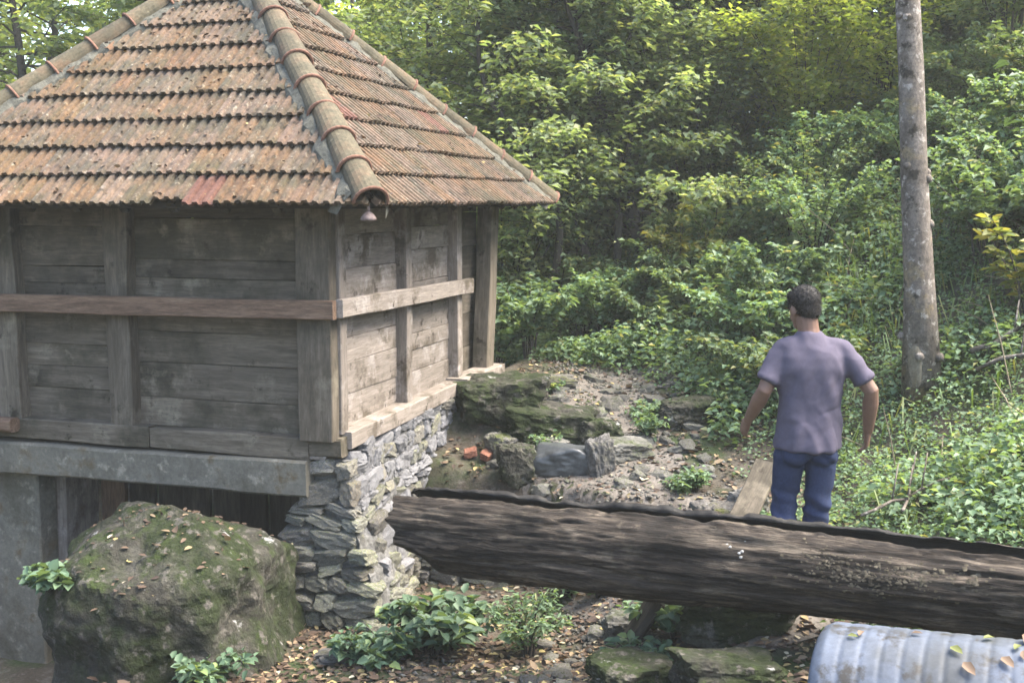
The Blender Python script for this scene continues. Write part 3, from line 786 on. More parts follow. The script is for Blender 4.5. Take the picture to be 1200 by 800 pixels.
# ------------------------------------------------------------------ retaining wall below the terrace
ret = empty('retaining_wall', (-.12, 8.34, -.64)); ret.rotation_euler = (0, 0, R(-9)); tag(ret, 'low rough rubble retaining wall behind and under the hollow log', 'wall')
rv = []; rf = []
for i in range(13):
    for j in range(9):
        x = -.78 + 1.5 * i / 12; z = -.2 + .7 * j / 8
        rv.append((x, .03 * fbm((x * 6, z * 6, 0), 1, 3), z))
for i in range(12):
    for j in range(8):
        a = i * 9 + j; rf.append((a, a + 9, a + 10, a + 1))
nb = len(rv)
rv += [(x, .3, z) for (x, y, z) in rv[:nb]]
rf += [tuple(nb + q for q in f[::-1]) for f in rf]
def rim_quad(a, b): rf.append((a, b, b + nb, a + nb))
for j in range(8): rim_quad(j, j + 1); rim_quad(12 * 9 + j + 1, 12 * 9 + j)
for i in range(12): rim_quad(i * 9 + 8, (i + 1) * 9 + 8)
ob('mortar', pymesh('mortar', rv, rf), M['mortar'], ret)
z = -.1
while z < .56:
    h = rs.uniform(.08, .21); x = -.8 + rs.uniform(-.05, .02)
    while x < .66:
        w = rs.uniform(.13, .3)
        put_stone((x + w / 2, -.0 + rs.uniform(-.03, .015), z + h / 2), w * 1.0, .16, h * .98, 0, ret)
        x += w * .98
    z += h * .96

# ------------------------------------------------------------------ terrace rocks
def rock(label, x, y, size, seed, mat, rz=0, sink=.25, name='rock', group=None, z=None, sub=5, na=.08, cat='rock'):
    me = rock_mesh(name, seed, size=size, sub=sub, p=26, na=na * 1.9, nsc=2.2, nplanes=12, smooth=(mat == 'rock_dark')); me.materials.append(M[mat])
    o = ob(name, me, None, None, (x, y, (Hn(x, y) if z is None else z) + size[2] * (1 - 2 * sink)))
    o.rotation_euler = (0, 0, rz)
    return tag(o, label, cat, group)
rock('long mossy ledge rock beside the far end of the stone base', -.1, 9.5, (.36, .3, .2), 31, 'moss_rock', .1, .3)
rock('mossy ledge rock with shadowed face in the middle of the terrace edge', .33, 9.3, (.36, .26, .17), 32, 'moss_rock', -.15, .3)
rock('blunt ledge rock with yellow moss on its side at the path edge', .68, 9.15, (.2, .2, .14), 33, 'moss_rock', .3, .3)
rock('smooth dark wet looking rock on the rubble terrace', .4, 8.75, (.24, .17, .13), 34, 'rock_dark', -.05, .2, na=.03)
rock('flat topped brown rock on the far side of the path', 1.5, 9.5, (.26, .2, .13), 35, 'moss_rock', .1, .25)
rock('pale broken rock right of the smooth dark rock', .83, 8.85, (.22, .16, .1), 36, 'rock', .5, .25)
rock('upright grey stone against the smooth dark rock', .67, 8.62, (.1, .1, .16), 37, 'rock', .2, .2)
rock('grey wedge stone behind the smooth dark rock', .32, 9.02, (.17, .12, .1), 38, 'rock', -.4, .25)
rock('mossy block left of the smooth dark rock', .03, 8.72, (.14, .12, .16), 39, 'moss_rock', .2, .25)
rock('grey stone between broken bricks and the ledge rocks', -.1, 9.05, (.12, .1, .1), 40, 'rock', .8, .2)
rock('long grey slab stone at the back corner of the terrace', .25, 10.2, (.33, .16, .07), 41, 'rock', .12, .25)
rock('low mossy rock beside the end of the sheet metal pipe', 1.1, 5.5, (.27, .18, .13), 42, 'moss_rock', .1, .35)
rock('dark mossy rock under the log beside the pale rock', .62, 5.75, (.2, .18, .12), 43, 'moss_rock', .5, .3)
rock('low grey rock half buried under the log', 1.25, 6.15, (.34, .2, .12), 44, 'moss_rock', -.1, .35)
rock('pale chipped stone under the middle of the log', .72, 6.75, (.17, .13, .11), 45, 'rock', .3, .15)
rock('brown flat stone in the leaf litter by the stone pier', -.95, 6.85, (.26, .13, .06), 46, 'rock', .15, .25)
rock('dark stone under the leaning grey plank', 1.4, 7.55, (.17, .14, .12), 47, 'rock', .15, .25)
rock('stone wedged behind the leaning grey plank', 1.62, 7.7, (.13, .12, .12), 48, 'rock', .6, .2)
small = [rock_mesh('stone', 60 + i, sub=2, p=24, na=.2, nplanes=9, boxy=.05) for i in range(8)]
for s_ in small: s_.materials.append(M['rock'])
rk = random.Random(4)
k = 0
while k < 130:
    if k < 100: x = rk.uniform(-.2, 1.5); y = rk.uniform(8.3, 10.6)
    else: x = rk.uniform(.1, 1.5); y = rk.uniform(5.6, 7.3)
    if (x - C.x) * EX.x + (y - C.y) * EX.y < .2: continue
    o = bpy.data.objects.new('stone', rk.choice(small)); link(o); s_ = rk.uniform(.025, .075)
    o.scale = (s_ * rk.uniform(.9, 1.6), s_, s_ * rk.uniform(.5, .8)); o.location = (x, y, Hn(x, y) + .008); o.rotation_euler = (rk.uniform(-.3, .3), rk.uniform(-.3, .3), rk.uniform(0, 6))
    if k < 100: tag(o, 'small loose stone on the rubble path and terrace', 'stone', 'loose stones on the path and terrace')
    else: tag(o, 'small loose stone on the gully floor under the log', 'stone', 'loose stones under the log')
    k += 1
for i, (x, y) in enumerate([(-.33, 9.0), (-.2, 8.95)]):
    me = rock_mesh('brick_fragment', 80 + i, size=(.055, .04, .032), sub=3, p=40, na=.07, nplanes=2, boxy=.3); me.materials.append(M['brick'])
    o = ob('brick_fragment', me, None, None, (x, y, Hn(x, y) + .05)); o.rotation_euler = (.3, -.2, i)
    tag(o, 'broken orange brick fragment beside the stone base', 'brick', 'broken bricks beside the stone base')

# ------------------------------------------------------------------ hollow log flume
lg0 = Vector((-.63, 6.6, .31)); lg1 = Vector((3.35, 5.06, .32))
LD = (lg1 - lg0); LL = LD.length; LD.normalize()
log = empty('hollow_log', lg0); log.rotation_euler = (0, 0, math.atan2(LD.y, LD.x))
tag(log, 'long dark rotting hollowed log laid as a water trough across the gully', 'log')
def log_r(x, a):
    ca, sa = math.cos(a), math.sin(a)
    r_ = .236 + .012 * math.sin(x * 1.3) + .026 * fbm((x * .4, ca * 1.2, sa * 1.2), 1.6, 3)
    g = abs(mnoise.noise(Vector((x * .9, ca * 5.5, sa * 5.5)))); r_ -= .022 * max(0, 1 - g / .08) * max(0, .5 + mnoise.noise(Vector((x * 1.3, ca * 2, sa * 2 + 5))))      # long drying cracks
    g = abs(mnoise.noise(Vector((x * 2.2 + 9, ca * 14, sa * 14)))); r_ -= .006 * max(0, 1 - g / .2)
    r_ += .010 * fbm((x * 2.5, ca * 9, sa * 9), 1.6, 5)
    st = mnoise.noise(Vector((x * 1.1 + 20, ca * 1.8, sa * 1.8))); r_ += .012 * float(sm(.05, .12, st))        # plates of sapwood still holding on
    return r_
V = []; F = []; ns = 260; na_ = 130
a0, a1 = R(-236), R(66)            # arc of the outer surface, from the far rim round below to the near rim (angle from the near side, up positive)
for i in range(ns + 1):
    x = LL * i / ns
    endf = float(sm(.3, 0, x)); x_ = x
    a0 = R(-236 - 13 * fbm((x * 1.6, 3.3, 0), 1, 4) - 5 * mnoise.noise(Vector((x * 9, 0, 2))))
    for j in range(na_ + 1):
        a = a0 + (a1 - a0) * j / na_
        r_ = log_r(x, a)
        if j < 4 or j > na_ - 4: r_ += .016 * fbm((x * 7, j > 9, 3), 1, 5)
        yy = -r_ * math.cos(a); zz = r_ * math.sin(a)
        zz += endf * (.09 * (-zz / .23) if zz < 0 else -.01); yy *= 1 - .12 * endf
        xx = x + (.06 * fbm((a * 2.2, 1.7, 0), 1, 3) + (.16 if zz < -.02 else 0) * (-(zz) / .23)) * endf
        V.append((xx, yy, zz))
    for j in range(na_ + 1):        # inside of the trough
        a = a1 + (a0 - a1) * j / na_
        ri = .165 + .012 * fbm((x * 1.5, a * 2, 8), 1, 3) + .052 * math.exp(-((na_ - j) / 16) ** 2) + .02 * math.exp(-(j / 10) ** 2)
        yy = -ri * math.cos(a) * .95; zz = ri * math.sin(a) * .9 + .03
        V.append((x + .06 * fbm((a * 2.2, 1.7, 0), 1, 3) * endf + .02, yy, zz))
npn = 2 * (na_ + 1)
outer = []
for i in range(ns):
    for j in range(npn):
        k = (j + 1) % npn
        F.append((i * npn + j, i * npn + k, (i + 1) * npn + k, (i + 1) * npn + j)); outer.append(0 if j <= na_ else 1)
for i in (0, ns):
    for j in range(na_):
        q = (i * npn + j, i * npn + j + 1, i * npn + npn - 2 - j, i * npn + npn - 1 - j); F.append(q if i == 0 else q[::-1]); outer.append(1)
lm = pymesh('log_shell', V, F, True); lm.materials.append(M['log']); lm.materials.append(M['trough'])
lm.polygons.foreach_set('material_index', np.array(outer, dtype=np.int32))
ob('log_shell', lm, None, log)
bm = bmesh.new()                    # crust lichen patches and white fungus, real flakes on the near side
def log_pt(x, a, e=.0):
    r_ = log_r(x, a)
    return Vector((x, -(r_ + e) * math.cos(a), (r_ + e) * math.sin(a)))
rl_ = random.Random(8)
def flakes(n, xc, xs_, ac, as_, smin, smax, nm, mat):
    bm = bmesh.new()
    for _ in range(n):
        x = rl_.gauss(xc, xs_); a = R(rl_.gauss(ac, as_)); s_ = rl_.uniform(smin, smax)
        c0 = log_pt(x, a, .002); nrm = Vector((0, -math.cos(a), math.sin(a)))
        t1 = Vector((1, 0, 0)); t2 = nrm.cross(t1)
        ring = [bm.verts.new(c0 + t1 * (math.cos(q) * s_ * rl_.uniform(.7, 1.5)) + t2 * (math.sin(q) * s_ * rl_.uniform(.6, 1.1))) for q in [i * 2 * math.pi / 7 for i in range(7)]]
        top_ = bm.verts.new(c0 + nrm * s_ * (.4 if nm == 'fungus' else .15))
        for i in range(7): bm.faces.new((ring[i], ring[(i + 1) % 7], top_))
    me = bpy.data.meshes.new(nm); bm.to_mesh(me); bm.free()
    tag(ob(nm, me, M[mat], log), kind='stuff')
flakes(11, 2.0, .05, 28, 6, .004, .009, 'fungus', 'fungus')
flakes(420, 2.62, .17, 19, 11, .003, .009, 'lichen', 'lichen')
flakes(50, 3.0, .12, 26, 8, .006, .016, 'lichen', 'lichen')
flakes(90, 2.42, .06, 30, 7, .002, .006, 'lichen', 'lichen')
# prop under the log
pr = empty('log_prop', (.55, 6.35, -.5)); tag(pr, 'dark wooden prop boards wedged under the hollow log', 'prop')
plank('prop_board', (-.02, .05, -.06), (.28, -.08, .5), (0, 1, 0), .2, .05, M['old_wood'], pr, seed=901)
plank('prop_board', (.02, .1, -.05), (.3, .0, .44), (0, 1, 0), .12, .05, M['old_wood'], pr, seed=902)

# leaning grey plank near the man
lpk = plank('plank', (1.36, 7.02, .06), (1.74, 7.66, .43), (1, -.2, 0),   .17, .035, M['wood'], None, seed=77, wob=.012)
tag(lpk, 'weathered grey plank leaning on stones beside the man', 'plank')

# ------------------------------------------------------------------ sheet metal pipe
pyaw, ptilt = R(-27), R(4)
pipe = empty('metal_pipe', (.985, 3.5, .6)); pipe.rotation_euler = (0, -ptilt, pyaw)
tag(pipe, 'pale blue grey ribbed sheet metal pipe strewn with fallen leaves', 'pipe')
V = []; F = []; na_ = 56; PR = .27
prof = []
x = 0.0; prof += [(.0, PR - .055), (.004, PR - .03), (.016, PR - .012), (.035, PR - .003)]
while x < 1.6:
    x += .005
    if x < .04: continue
    g = (x % .06) / .06
    prof.append((x, PR - .0024 * math.exp(-((g - .5) / .13) ** 2)))
for (x, r_) in prof:
    for j in range(na_):
        a = 2 * math.pi * j / na_
        V.append((x, r_ * math.cos(a) * (1 + .01 * fbm((x * 2, a, 0), 1, 2)), r_ * math.sin(a)))
for i in range(len(prof) - 1):
    for j in range(na_):
        k = (j + 1) % na_; F.append((i * na_ + j, (i + 1) * na_ + j, (i + 1) * na_ + k, i * na_ + k))
nbv = len(V)
for (x, r_) in prof[::6] + [prof[-1]]:
    for j in range(na_):
        a = 2 * math.pi * j / na_; V.append((x + .003, (r_ - .012) * math.cos(a), (r_ - .012) * math.sin(a)))
nr2 = len(prof[::6]) + 1
for i in range(nr2 - 1):
    for j in range(na_):
        k = (j + 1) % na_; F.append((nbv + i * na_ + j, nbv + i * na_ + k, nbv + (i + 1) * na_ + k, nbv + (i + 1) * na_ + j))
for j in range(na_):
    k = (j + 1) % na_; F.append((j, k, nbv + k, nbv + j))
ob('pipe_shell', pymesh('pipe_shell', V, F, True), M['pipe'], pipe)
pmx = Matrix.Translation(pipe.location) @ pipe.rotation_euler.to_matrix().to_4x4()
rlf = random.Random(15)
lf_spots = [(.12, 76), (.14, 80), (.3, 88), (.42, 72), (.46, 58), (.6, 95), (.58, 82), (.6, 74), (.56, 66), (.72, 78), (.76, 60), (.7, 55), (.85, 68), (.98, 60), (1.05, 70), (.5, 92)]
for i, (x, ad) in enumerate(lf_spots):
    a = R(-ad)
    p_ = Vector((x, (PR + .004) * math.cos(a) if False else -(PR + .006) * math.cos(R(ad)), (PR + .006) * math.sin(R(ad))))
    nrm = Vector((0, -math.cos(R(ad)), math.sin(R(ad))))
    P = np.array([[0, 0, 0]], float); th = rlf.uniform(0, 6.28)
    t1 = Vector((1, 0, 0)); t2 = nrm.cross(t1); d = t1 * math.cos(th) + t2 * math.sin(th)
    ln = rlf.uniform(.035, .06)
    if i == 5: nrm = (nrm + Vector((.6, -.5, 0))).normalized(); ln = .07
    Vv, Ff = leaf_arrays(P - np.array(d)[None] * ln * .5, np.array([d]), np.array([nrm]), np.array([ln]), np.array([ln * .55]), fold=.3, near=True, droop=-.1)
    me = npmesh('fallen_leaf', Vv, Ff); me.materials.append(M['litter'] if i % 3 else M['leaf_yellow'])
    o = ob('fallen_leaf', me); o.matrix_world = Matrix.Translation(pmx @ p_) @ pmx.to_3x3().to_4x4()
    tag(o, 'fallen leaf lying on the ribbed metal pipe', 'leaf', 'fallen leaves on the metal pipe')

# ------------------------------------------------------------------ the man
def sweep(bm, secs, n=20):
    """secs: (centre, half width vector, half depth vector); closed loft"""
    rings = []
    for (c, hw, hd) in secs:
        c = Vector(c); hw = Vector(hw); hd = Vector(hd)
        rings.append([bm.verts.new(c + hw * math.cos(2 * math.pi * j / n) + hd * math.sin(2 * math.pi * j / n)) for j in range(n)])
    for a, b in zip(rings[:-1], rings[1:]):
        for j in range(n): bm.faces.new((a[j], a[(j + 1) % n], b[(j + 1) % n], b[j]))
    bm.faces.new(rings[0][::-1]); bm.faces.new(rings[-1])
def limb(bm, pts, rad, n=14):
    pts = [Vector(p) for p in pts]; secs = []
    def frame(d):
        ref = Vector((0, 1, 0)) if abs(d.y) < .9 else Vector((1, 0, 0))
        u = d.cross(ref).normalized(); return u, d.cross(u).normalized()
    d0 = (pts[1] - pts[0]).normalized(); u, w = frame(d0)
    for f, s_ in ((-.85, .45), (-.5, .82)): secs.append((pts[0] + d0 * rad[0] * f, u * rad[0] * s_, w * rad[0] * s_))
    for i, p in enumerate(pts):
        d = (pts[min(i + 1, len(pts) - 1)] - pts[max(0, i - 1)]).normalized(); u, w = frame(d)
        secs.append((p, u * rad[i], w * rad[i]))
    d1 = (pts[-1] - pts[-2]).normalized(); u, w = frame(d1)
    for f, s_ in ((.5, .82), (.85, .45)): secs.append((pts[-1] + d1 * rad[-1] * f, u * rad[-1] * s_, w * rad[-1] * s_))
    sweep(bm, secs, n)
def ell(bm, c, r_, rot=None, sub=3):
    g = bmesh.ops.create_icosphere(bm, subdivisions=sub, radius=1)
    mt = Matrix.Translation(Vector(c)) @ (rot.to_4x4() if rot else Matrix.Identity(4)) @ Matrix.Diagonal((*r_, 1))
    bmesh.ops.transform(bm, matrix=mt, verts=g['verts'])
def remeshed(name, bm, voxel, smooth_it, mat, parent, disp=None):
    bmesh.ops.recalc_face_normals(bm, faces=bm.faces)
    me = bpy.data.meshes.new(name); bm.to_mesh(me); bm.free()
    tmp = bpy.data.objects.new('tmp', me); col.objects.link(tmp)
    m1 = tmp.modifiers.new('r', 'REMESH'); m1.mode = 'VOXEL'; m1.voxel_size = voxel; m1.use_smooth_shade = True
    m2 = tmp.modifiers.new('s', 'SMOOTH'); m2.factor = .5; m2.iterations = smooth_it
    dg = bpy.context.evaluated_depsgraph_get(); dg.update()
    out = bpy.data.meshes.new_from_object(tmp.evaluated_get(dg)); out.name = name
    bpy.data.objects.remove(tmp); bpy.data.meshes.remove(me)
    if disp:
        nrm = [v.normal.copy() for v in out.vertices]
        for v, nn in zip(out.vertices, nrm): v.co += nn * disp(v.co)
    out.polygons.foreach_set('use_smooth', np.ones(len(out.polygons), dtype=bool))
    out.materials.clear(); out.materials.append(mat)
    return ob(name, out, None, parent)

MX, MY = 1.68, 6.5
man = empty('person', (MX, MY, Hn(MX, MY)), 0)
tag(man, 'person in muted purple t-shirt and blue jeans walking away behind the log', 'person')
X3 = lambda a: (a, 0, 0); Y3 = lambda a: (0, a, 0)
# pose points
shL, elL, wrL = Vector((-.148, .02, 1.345)), Vector((-.245, -.03, 1.135)), Vector((-.3, .13, .935))
shR, elR, wrR = Vector((.195, .0, 1.36)), Vector((.352, -.07, 1.14)), Vector((.372, .03, .89))
hpL, knL, anL = Vector((-.07, .0, .86)), Vector((-.095, .06, .47)), Vector((-.105, -.03, .075))
hpR, knR, anR = Vector((.105, .0, .86)), Vector((.095, .03, .46)), Vector((.085, .12, .075))
bm = bmesh.new()
# torso and legs (mostly under the clothes)
sweep(bm, [((.02, 0, .78), X3(.10), Y3(.08)), ((.02, 0, .86), X3(.155), Y3(.1)), ((.02, 0, 1.0), X3(.14), Y3(.09)), ((.025, .0, 1.2), X3(.16), Y3(.095)),
           ((.025, 0, 1.33), X3(.15), Y3(.085)), ((.02, 0, 1.4), X3(.1), Y3(.065)), ((.015, .01, 1.46), X3(.06), Y3(.055))])
for h_, k_, a_ in ((hpL, knL, anL), (hpR, knR, anR)):
    limb(bm, [h_, h_.lerp(k_, .5), k_, k_.lerp(a_, .35), a_], [.075, .068, .052, .05, .036])
    ell(bm, a_ + Vector((0, .07, -.035)), (.04, .11, .035))
def arm(sh, el, wr, side):
    limb(bm, [sh.lerp(el, .15) + Vector((-side * .015, 0, 0)), sh.lerp(el, .5), el, el.lerp(wr, .3), el.lerp(wr, .7), wr], [.045, .05, .042, .046, .037, .028])
    d = (wr - el).normalized()
    d = (d + Vector((0, .12, -.25))).normalized()
    # palm: back of the hand faces outwards and a little back; the thumb side looks forward
    out = Vector((side, -.35, 0)); out = (out - d * out.dot(d)).normalized(); fwd = d.cross(out).normalized()
    if fwd.y < 0: fwd = -fwd
    pc_ = wr + d * .05
    sweep(bm, [(wr - d * .01, fwd * .026, out * .021), (wr + d * .02, fwd * .034, out * .02), (wr + d * .055, fwd * .041, out * .018), (wr + d * .088, fwd * .042, out * .015), (wr + d * .1, fwd * .036, out * .009)], 14)
    for q, (o_, ln) in enumerate(((.030, .072), (.010, .08), (-.011, .074), (-.031, .058))):
        b0 = wr + d * (.085 - abs(q - 1) * .004) + fwd * o_
        curl = .34 + .12 * q
        p1_ = b0 + (d * math.cos(curl * .5) - out * math.sin(curl * .5)) * ln * .48
        d2 = (d * math.cos(curl * 1.4) - out * math.sin(curl * 1.4)); p2_ = p1_ + d2 * ln * .3
        d3 = (d * math.cos(curl * 2.3) - out * math.sin(curl * 2.3)); p3_ = p2_ + d3 * ln * .25
        limb(bm, [b0, p1_, p2_, p3_], [.0095, .0088, .0082, .0068], 10)
    t0 = wr + d * .03 + fwd * .03; t1_ = t0 + (fwd * .6 + d * .75 - out * .25).normalized() * .038; t2_ = t1_ + (fwd * .25 + d * .95 - out * .3).normalized() * .03
    limb(bm, [t0, t1_, t2_], [.0125, .0105, .0085], 10)
arm(shL, elL, wrL, -1); arm(shR, elR, wrR, 1)
# neck and head, turned a little to the left and bowed
hc = Vector((-.016, .045, 1.6)); hr = Matrix.Rotation(R(24), 3, 'Z') @ Matrix.Rotation(R(-17), 3, 'X')
limb(bm, [(.012, .0, 1.42), (.006, .012, 1.48), (-.004, .02, 1.545)], [.066, .061, .061])
def hp(x, y, z): return hc + hr @ Vector((x, y, z))
ell(bm, hp(0, -.012, .03), (.08, .095, .088), hr)                    # skull
ell(bm, hp(0, .03, -.03), (.06, .068, .075), hr)                      # face
ell(bm, hp(0, .052, -.085), (.042, .04, .03), hr)                     # jaw and chin
limb(bm, [hp(0, .098, .012), hp(0, .113, -.018), hp(0, .116, -.03)], [.009, .013, .014], 10)   # nose
for s_ in (-1, 1):
    ell(bm, hp(s_ * .03, .086, .02), (.016, .012, .01), hr, 2)        # brow and eye
    ell(bm, hp(s_ * .081, -.006, -.014), (.011, .02, .033), hr @ Matrix.Rotation(R(s_ * -18), 3, 'Z'), 2)   # ear
ell(bm, hp(0, .098, -.058), (.023, .01, .008), hr, 2)                 # lips
body = remeshed('body', bm, .005, 2, M['skin'], man)
# hair: a short cropped cap, low on the nape
bm = bmesh.new()
ell(bm, hp(0, -.016, .038), (.0865, .1, .091), hr, 4)
ell(bm, hp(0, -.05, -.01), (.07, .052, .07), hr, 4)
ell(bm, hp(0, .03, .075), (.066, .06, .048), hr, 4)
def hairdisp(c):
    return .004 * fbm((c.x, c.y, c.z), 70, 3)
hair = remeshed('hair', bm, .006, 3, M['hair'], man, hairdisp)
rh = np.random.default_rng(3); hvs = [(v.co.copy(), v.normal.copy()) for v in hair.data.vertices]      # short strands standing off the cap
hs_ = rh.choice(len(hvs), 4200); sp_ = np.array([hvs[i][0] for i in hs_]); sn_ = np.array([hvs[i][1] for i in hs_])
sdir = unit(sn_ + rh.normal(0, .35, sn_.shape) + np.array([0, -.1, -.45])); sl_ = rh.uniform(.008, .018, len(sp_))[:, None]; sb_ = unit(np.cross(sdir, sn_ + .01)) * .0011
SV = np.stack([sp_ - sb_, sp_ + sb_, sp_ + sdir * sl_], 1).reshape(-1, 3)
ob('hair_strands', npmesh('hair_strands', SV, np.arange(len(SV)).reshape(-1, 3)), M['hair'], hair)
# t-shirt
bm = bmesh.new()
sweep(bm, [((.022, -.002, .795), X3(.196), Y3(.15)), ((.022, -.002, .81), X3(.2), Y3(.152)), ((.024, .0, .9), X3(.194), Y3(.145)), ((.026, -.004, 1.02), X3(.182), Y3(.13)),
           ((.026, -.008, 1.15), X3(.19), Y3(.13)), ((.026, -.01, 1.27), X3(.203), Y3(.13)), ((.026, -.008, 1.335), X3(.2), Y3(.12)),
           ((.024, -.002, 1.39), X3(.165), Y3(.1)), ((.02, .004, 1.43), X3(.115), Y3(.08)), ((.012, .01, 1.468), X3(.074), Y3(.068)), ((.01, .012, 1.474), X3(.06), Y3(.055))], 32)
for sh, el, s_ in ((shL, elL, -1), (shR, elR, 1)):
    e_ = sh.lerp(el, .74); d = (el - sh).normalized(); u = d.cross(Vector((0, 1, 0))).normalized(); w = d.cross(u).normalized()
    i_ = sh + Vector((-s_ * .05, 0, .0))
    limb(bm, [(.022 + s_ * .05, .0, 1.398), (.022 + s_ * .11, -.004, 1.385), sh + Vector((-s_ * .005, 0, .008))], [.062, .062, .06])
    sweep(bm, [(i_ + Vector((0, 0, .03)), u * .03, w * .05), (i_, u * .05, w * .07), (sh - d * .02, u * .05, w * .066), (sh + d * .02, u * .064, w * .074), (sh.lerp(el, .3), u * .066, w * .075), (sh.lerp(el, .55), u * .062, w * .072), (e_, u * .063, w * .072), (e_ + d * .006, u * .06, w * .069)], 20)
def shirtdisp(c):
    x, y, z = c
    f = .012 * mnoise.noise(Vector((x * 9 + z * 3, y * 5, z * 3.5))) + .007 * mnoise.noise(Vector((x * 16 - z * 8, y * 6, z * 9)))
    # pull folds running down from the armpits and across the lower back
    f += .007 * math.sin((z * 26 + abs(x - .02) * 42)) * float(sm(.02, .15, abs(x - .02))) * float(sm(1.4, 1.2, z)) * (.5 + mnoise.noise(Vector((x * 5, y * 3, z * 5))))
    f += .005 * math.sin(x * 55 + 3 * mnoise.noise(Vector((x * 3, 0, z * 4)))) * float(sm(1.05, .82, z))
    g = abs(mnoise.noise(Vector((x * 7 + z * 5, y * 4 + 3, z * 4 - x * 3)))); f += .0035 * max(0, 1 - g / .3)
    g = abs(mnoise.noise(Vector((x * 5 - z * 9 + 8, y * 4, z * 6)))); f -= .003 * max(0, 1 - g / .3) * float(sm(1.35, 1.1, z))
    return max(f * 1.2, -.01)
shirt = remeshed('t_shirt', bm, .008, 14, M['shirt'], man, shirtdisp)
# jeans
bm = bmesh.new()
sweep(bm, [((.018, 0, .76), X3(.11), Y3(.09)), ((.018, -.002, .8), X3(.16), Y3(.108)), ((.018, -.002, .86), X3(.155), Y3(.1)), ((.02, 0, .94), X3(.14), Y3(.09))], 28)
for h_, k_, a_ in ((hpL, knL, anL), (hpR, knR, anR)):
    limb(bm, [h_, h_.lerp(k_, .3), h_.lerp(k_, .65), k_, k_.lerp(a_, .3), k_.lerp(a_, .65), a_ + Vector((0, 0, .01))], [.086, .09, .083, .074, .074, .07, .066], 20)
ell(bm, (-.06, -.05, .775), (.082, .07, .075)); ell(bm, (.096, -.05, .775), (.082, .07, .075))
def jeandisp(c):
    x, y, z = c
    return .006 * mnoise.noise(Vector((x * 12, y * 12, z * 9))) + .007 * math.sin(z * 60 + x * 30 + 4 * mnoise.noise(Vector((x * 6, y * 6, z * 6)))) * (float(sm(.14, .03, abs(z - .47))) + .8 * float(sm(.3, .12, z)) + .5 * float(sm(.1, .03, abs(z - .75))))
remeshed('jeans', bm, .008, 2, M['jeans'], man, jeandisp)
for a_ in (anL, anR):
    bm = bmesh.new(); sweep(bm, [((a_.x, a_.y - .075, .05), X3(.03), (0, 0, .04)), ((a_.x, a_.y - .06, .055), X3(.042), (0, 0, .05)), ((a_.x, a_.y + .03, .055), X3(.046), (0, 0, .052)),
                                 ((a_.x, a_.y + .13, .035), X3(.05), (0, 0, .036)), ((a_.x, a_.y + .19, .028), X3(.03), (0, 0, .022))], 16)
    remeshed('shoe', bm, .01, 2, M['shoe'], man)

# ------------------------------------------------------------------ the tall grey tree on the slope
tx, ty = 3.08, 8.5; tz = Hn(tx, ty)
tree = make_tree('broadleaf_tree', 'straight grey mottled tree trunk rising on the slope behind the man', (tx, ty, tz), (tx - .78, ty + .3, tz + 9.5), .112, 5, limbs=22, llen=(1.2, 2.4), start=.6, leaf=.09, K=10,
                 bark='bark', wob=.08, sides=20, stubs=26)
V = []; F = []
for i in range(9):
    for j in range(8):
        a = R(-170 + 62 * j / 7); f = i / 8
        zz = .02 + .3 * f; r_ = .139 - .02 * f * .3 + .004 * (1 if 0 < i < 8 and 0 < j < 7 else -4)
        V.append((r_ * math.cos(a) + .0 - .022 * f, r_ * math.sin(a), zz + .07 * math.sin(j * .45) * f))
for i in range(8):
    for j in range(7): k = i * 8 + j; F.append((k, k + 1, k + 9, k + 8))
ob('peeled_patch', pymesh('peeled_patch', V, F, True), M['peeled'], tree)

# ------------------------------------------------------------------ forest behind
G1 = 'leafy trees behind the mill'
def gz(x, y): return Hn(x, y)
def at(px, py, Y):
    p = R(6.97); u = (px - 600) / 1350; v = (py - 400) / 1350
    d = Vector((u, math.cos(p) - v * math.sin(p), -math.sin(p) - v * math.cos(p)))
    return Vector((0, 0, 2.2)) + d * (Y / d.y)
def T(label, bx, by, tx_, ty_, h, r0, seed, **k):
    z = gz(bx, by); return make_tree('broadleaf_tree', label, (bx, by, z), (tx_, ty_, z + h), r0, seed, **k)
# right of the mill: hornbeam-like, layered sprays
T('slender dark tree just behind the right eave of the mill', .75, 14.2, .5, 14.4, 4.4, .1, 101, limbs=64, start=.08, llen=(1.2, 2.2), group=None)
T('dark stemmed tree with low layered boughs over the path', 1.6, 13.2, .6, 13.6, 3.9, .09, 102, limbs=62, start=.12, llen=(1.1, 2.0))
T('tree leaning left over the valley from the foot of the slope', 3.4, 14.6, 1.3, 14.4, 5, .13, 103, limbs=58, start=.25, llen=(1.2, 2.2), wob=.3)
T('thick tree leaning left beside another leaning stem on the slope', 4.0, 15.4, 2.3, 15.5, 5.2, .15, 104, limbs=58, start=.28, llen=(1.2, 2.3), wob=.3)
T('thin multi-branched tree behind the leaning trees', 3.3, 17.0, 3.6, 17.5, 4.8, .09, 105, limbs=60, start=.15, llen=(1.2, 2.2))
for i, (bx, by, tx_, ty_, h, lb) in enumerate([(1.0, 13.0, .2, 13.2, 4.6, 'thin dark stem arching left from a clump beyond the path'), (1.15, 13.1, 1.5, 13.3, 4.9, 'thin dark stem standing upright in a clump beyond the path'),
        (2.9, 14.3, 1.6, 14.3, 4.8, 'thin bare stem leaning left on the edge of the slope'), (3.1, 14.2, 2.5, 14.0, 4.6, 'thin stem leaning slightly left on the edge of the slope'), (.5, 12.6, -.1, 12.9, 4.6, 'slim sapling behind the far post of the mill')]):
    T(lb, bx, by, tx_, ty_, h, .05, 401 + i, limbs=26, start=.3, llen=(.7, 1.5), wob=.6, leaf=.1, K=16, subs=6)
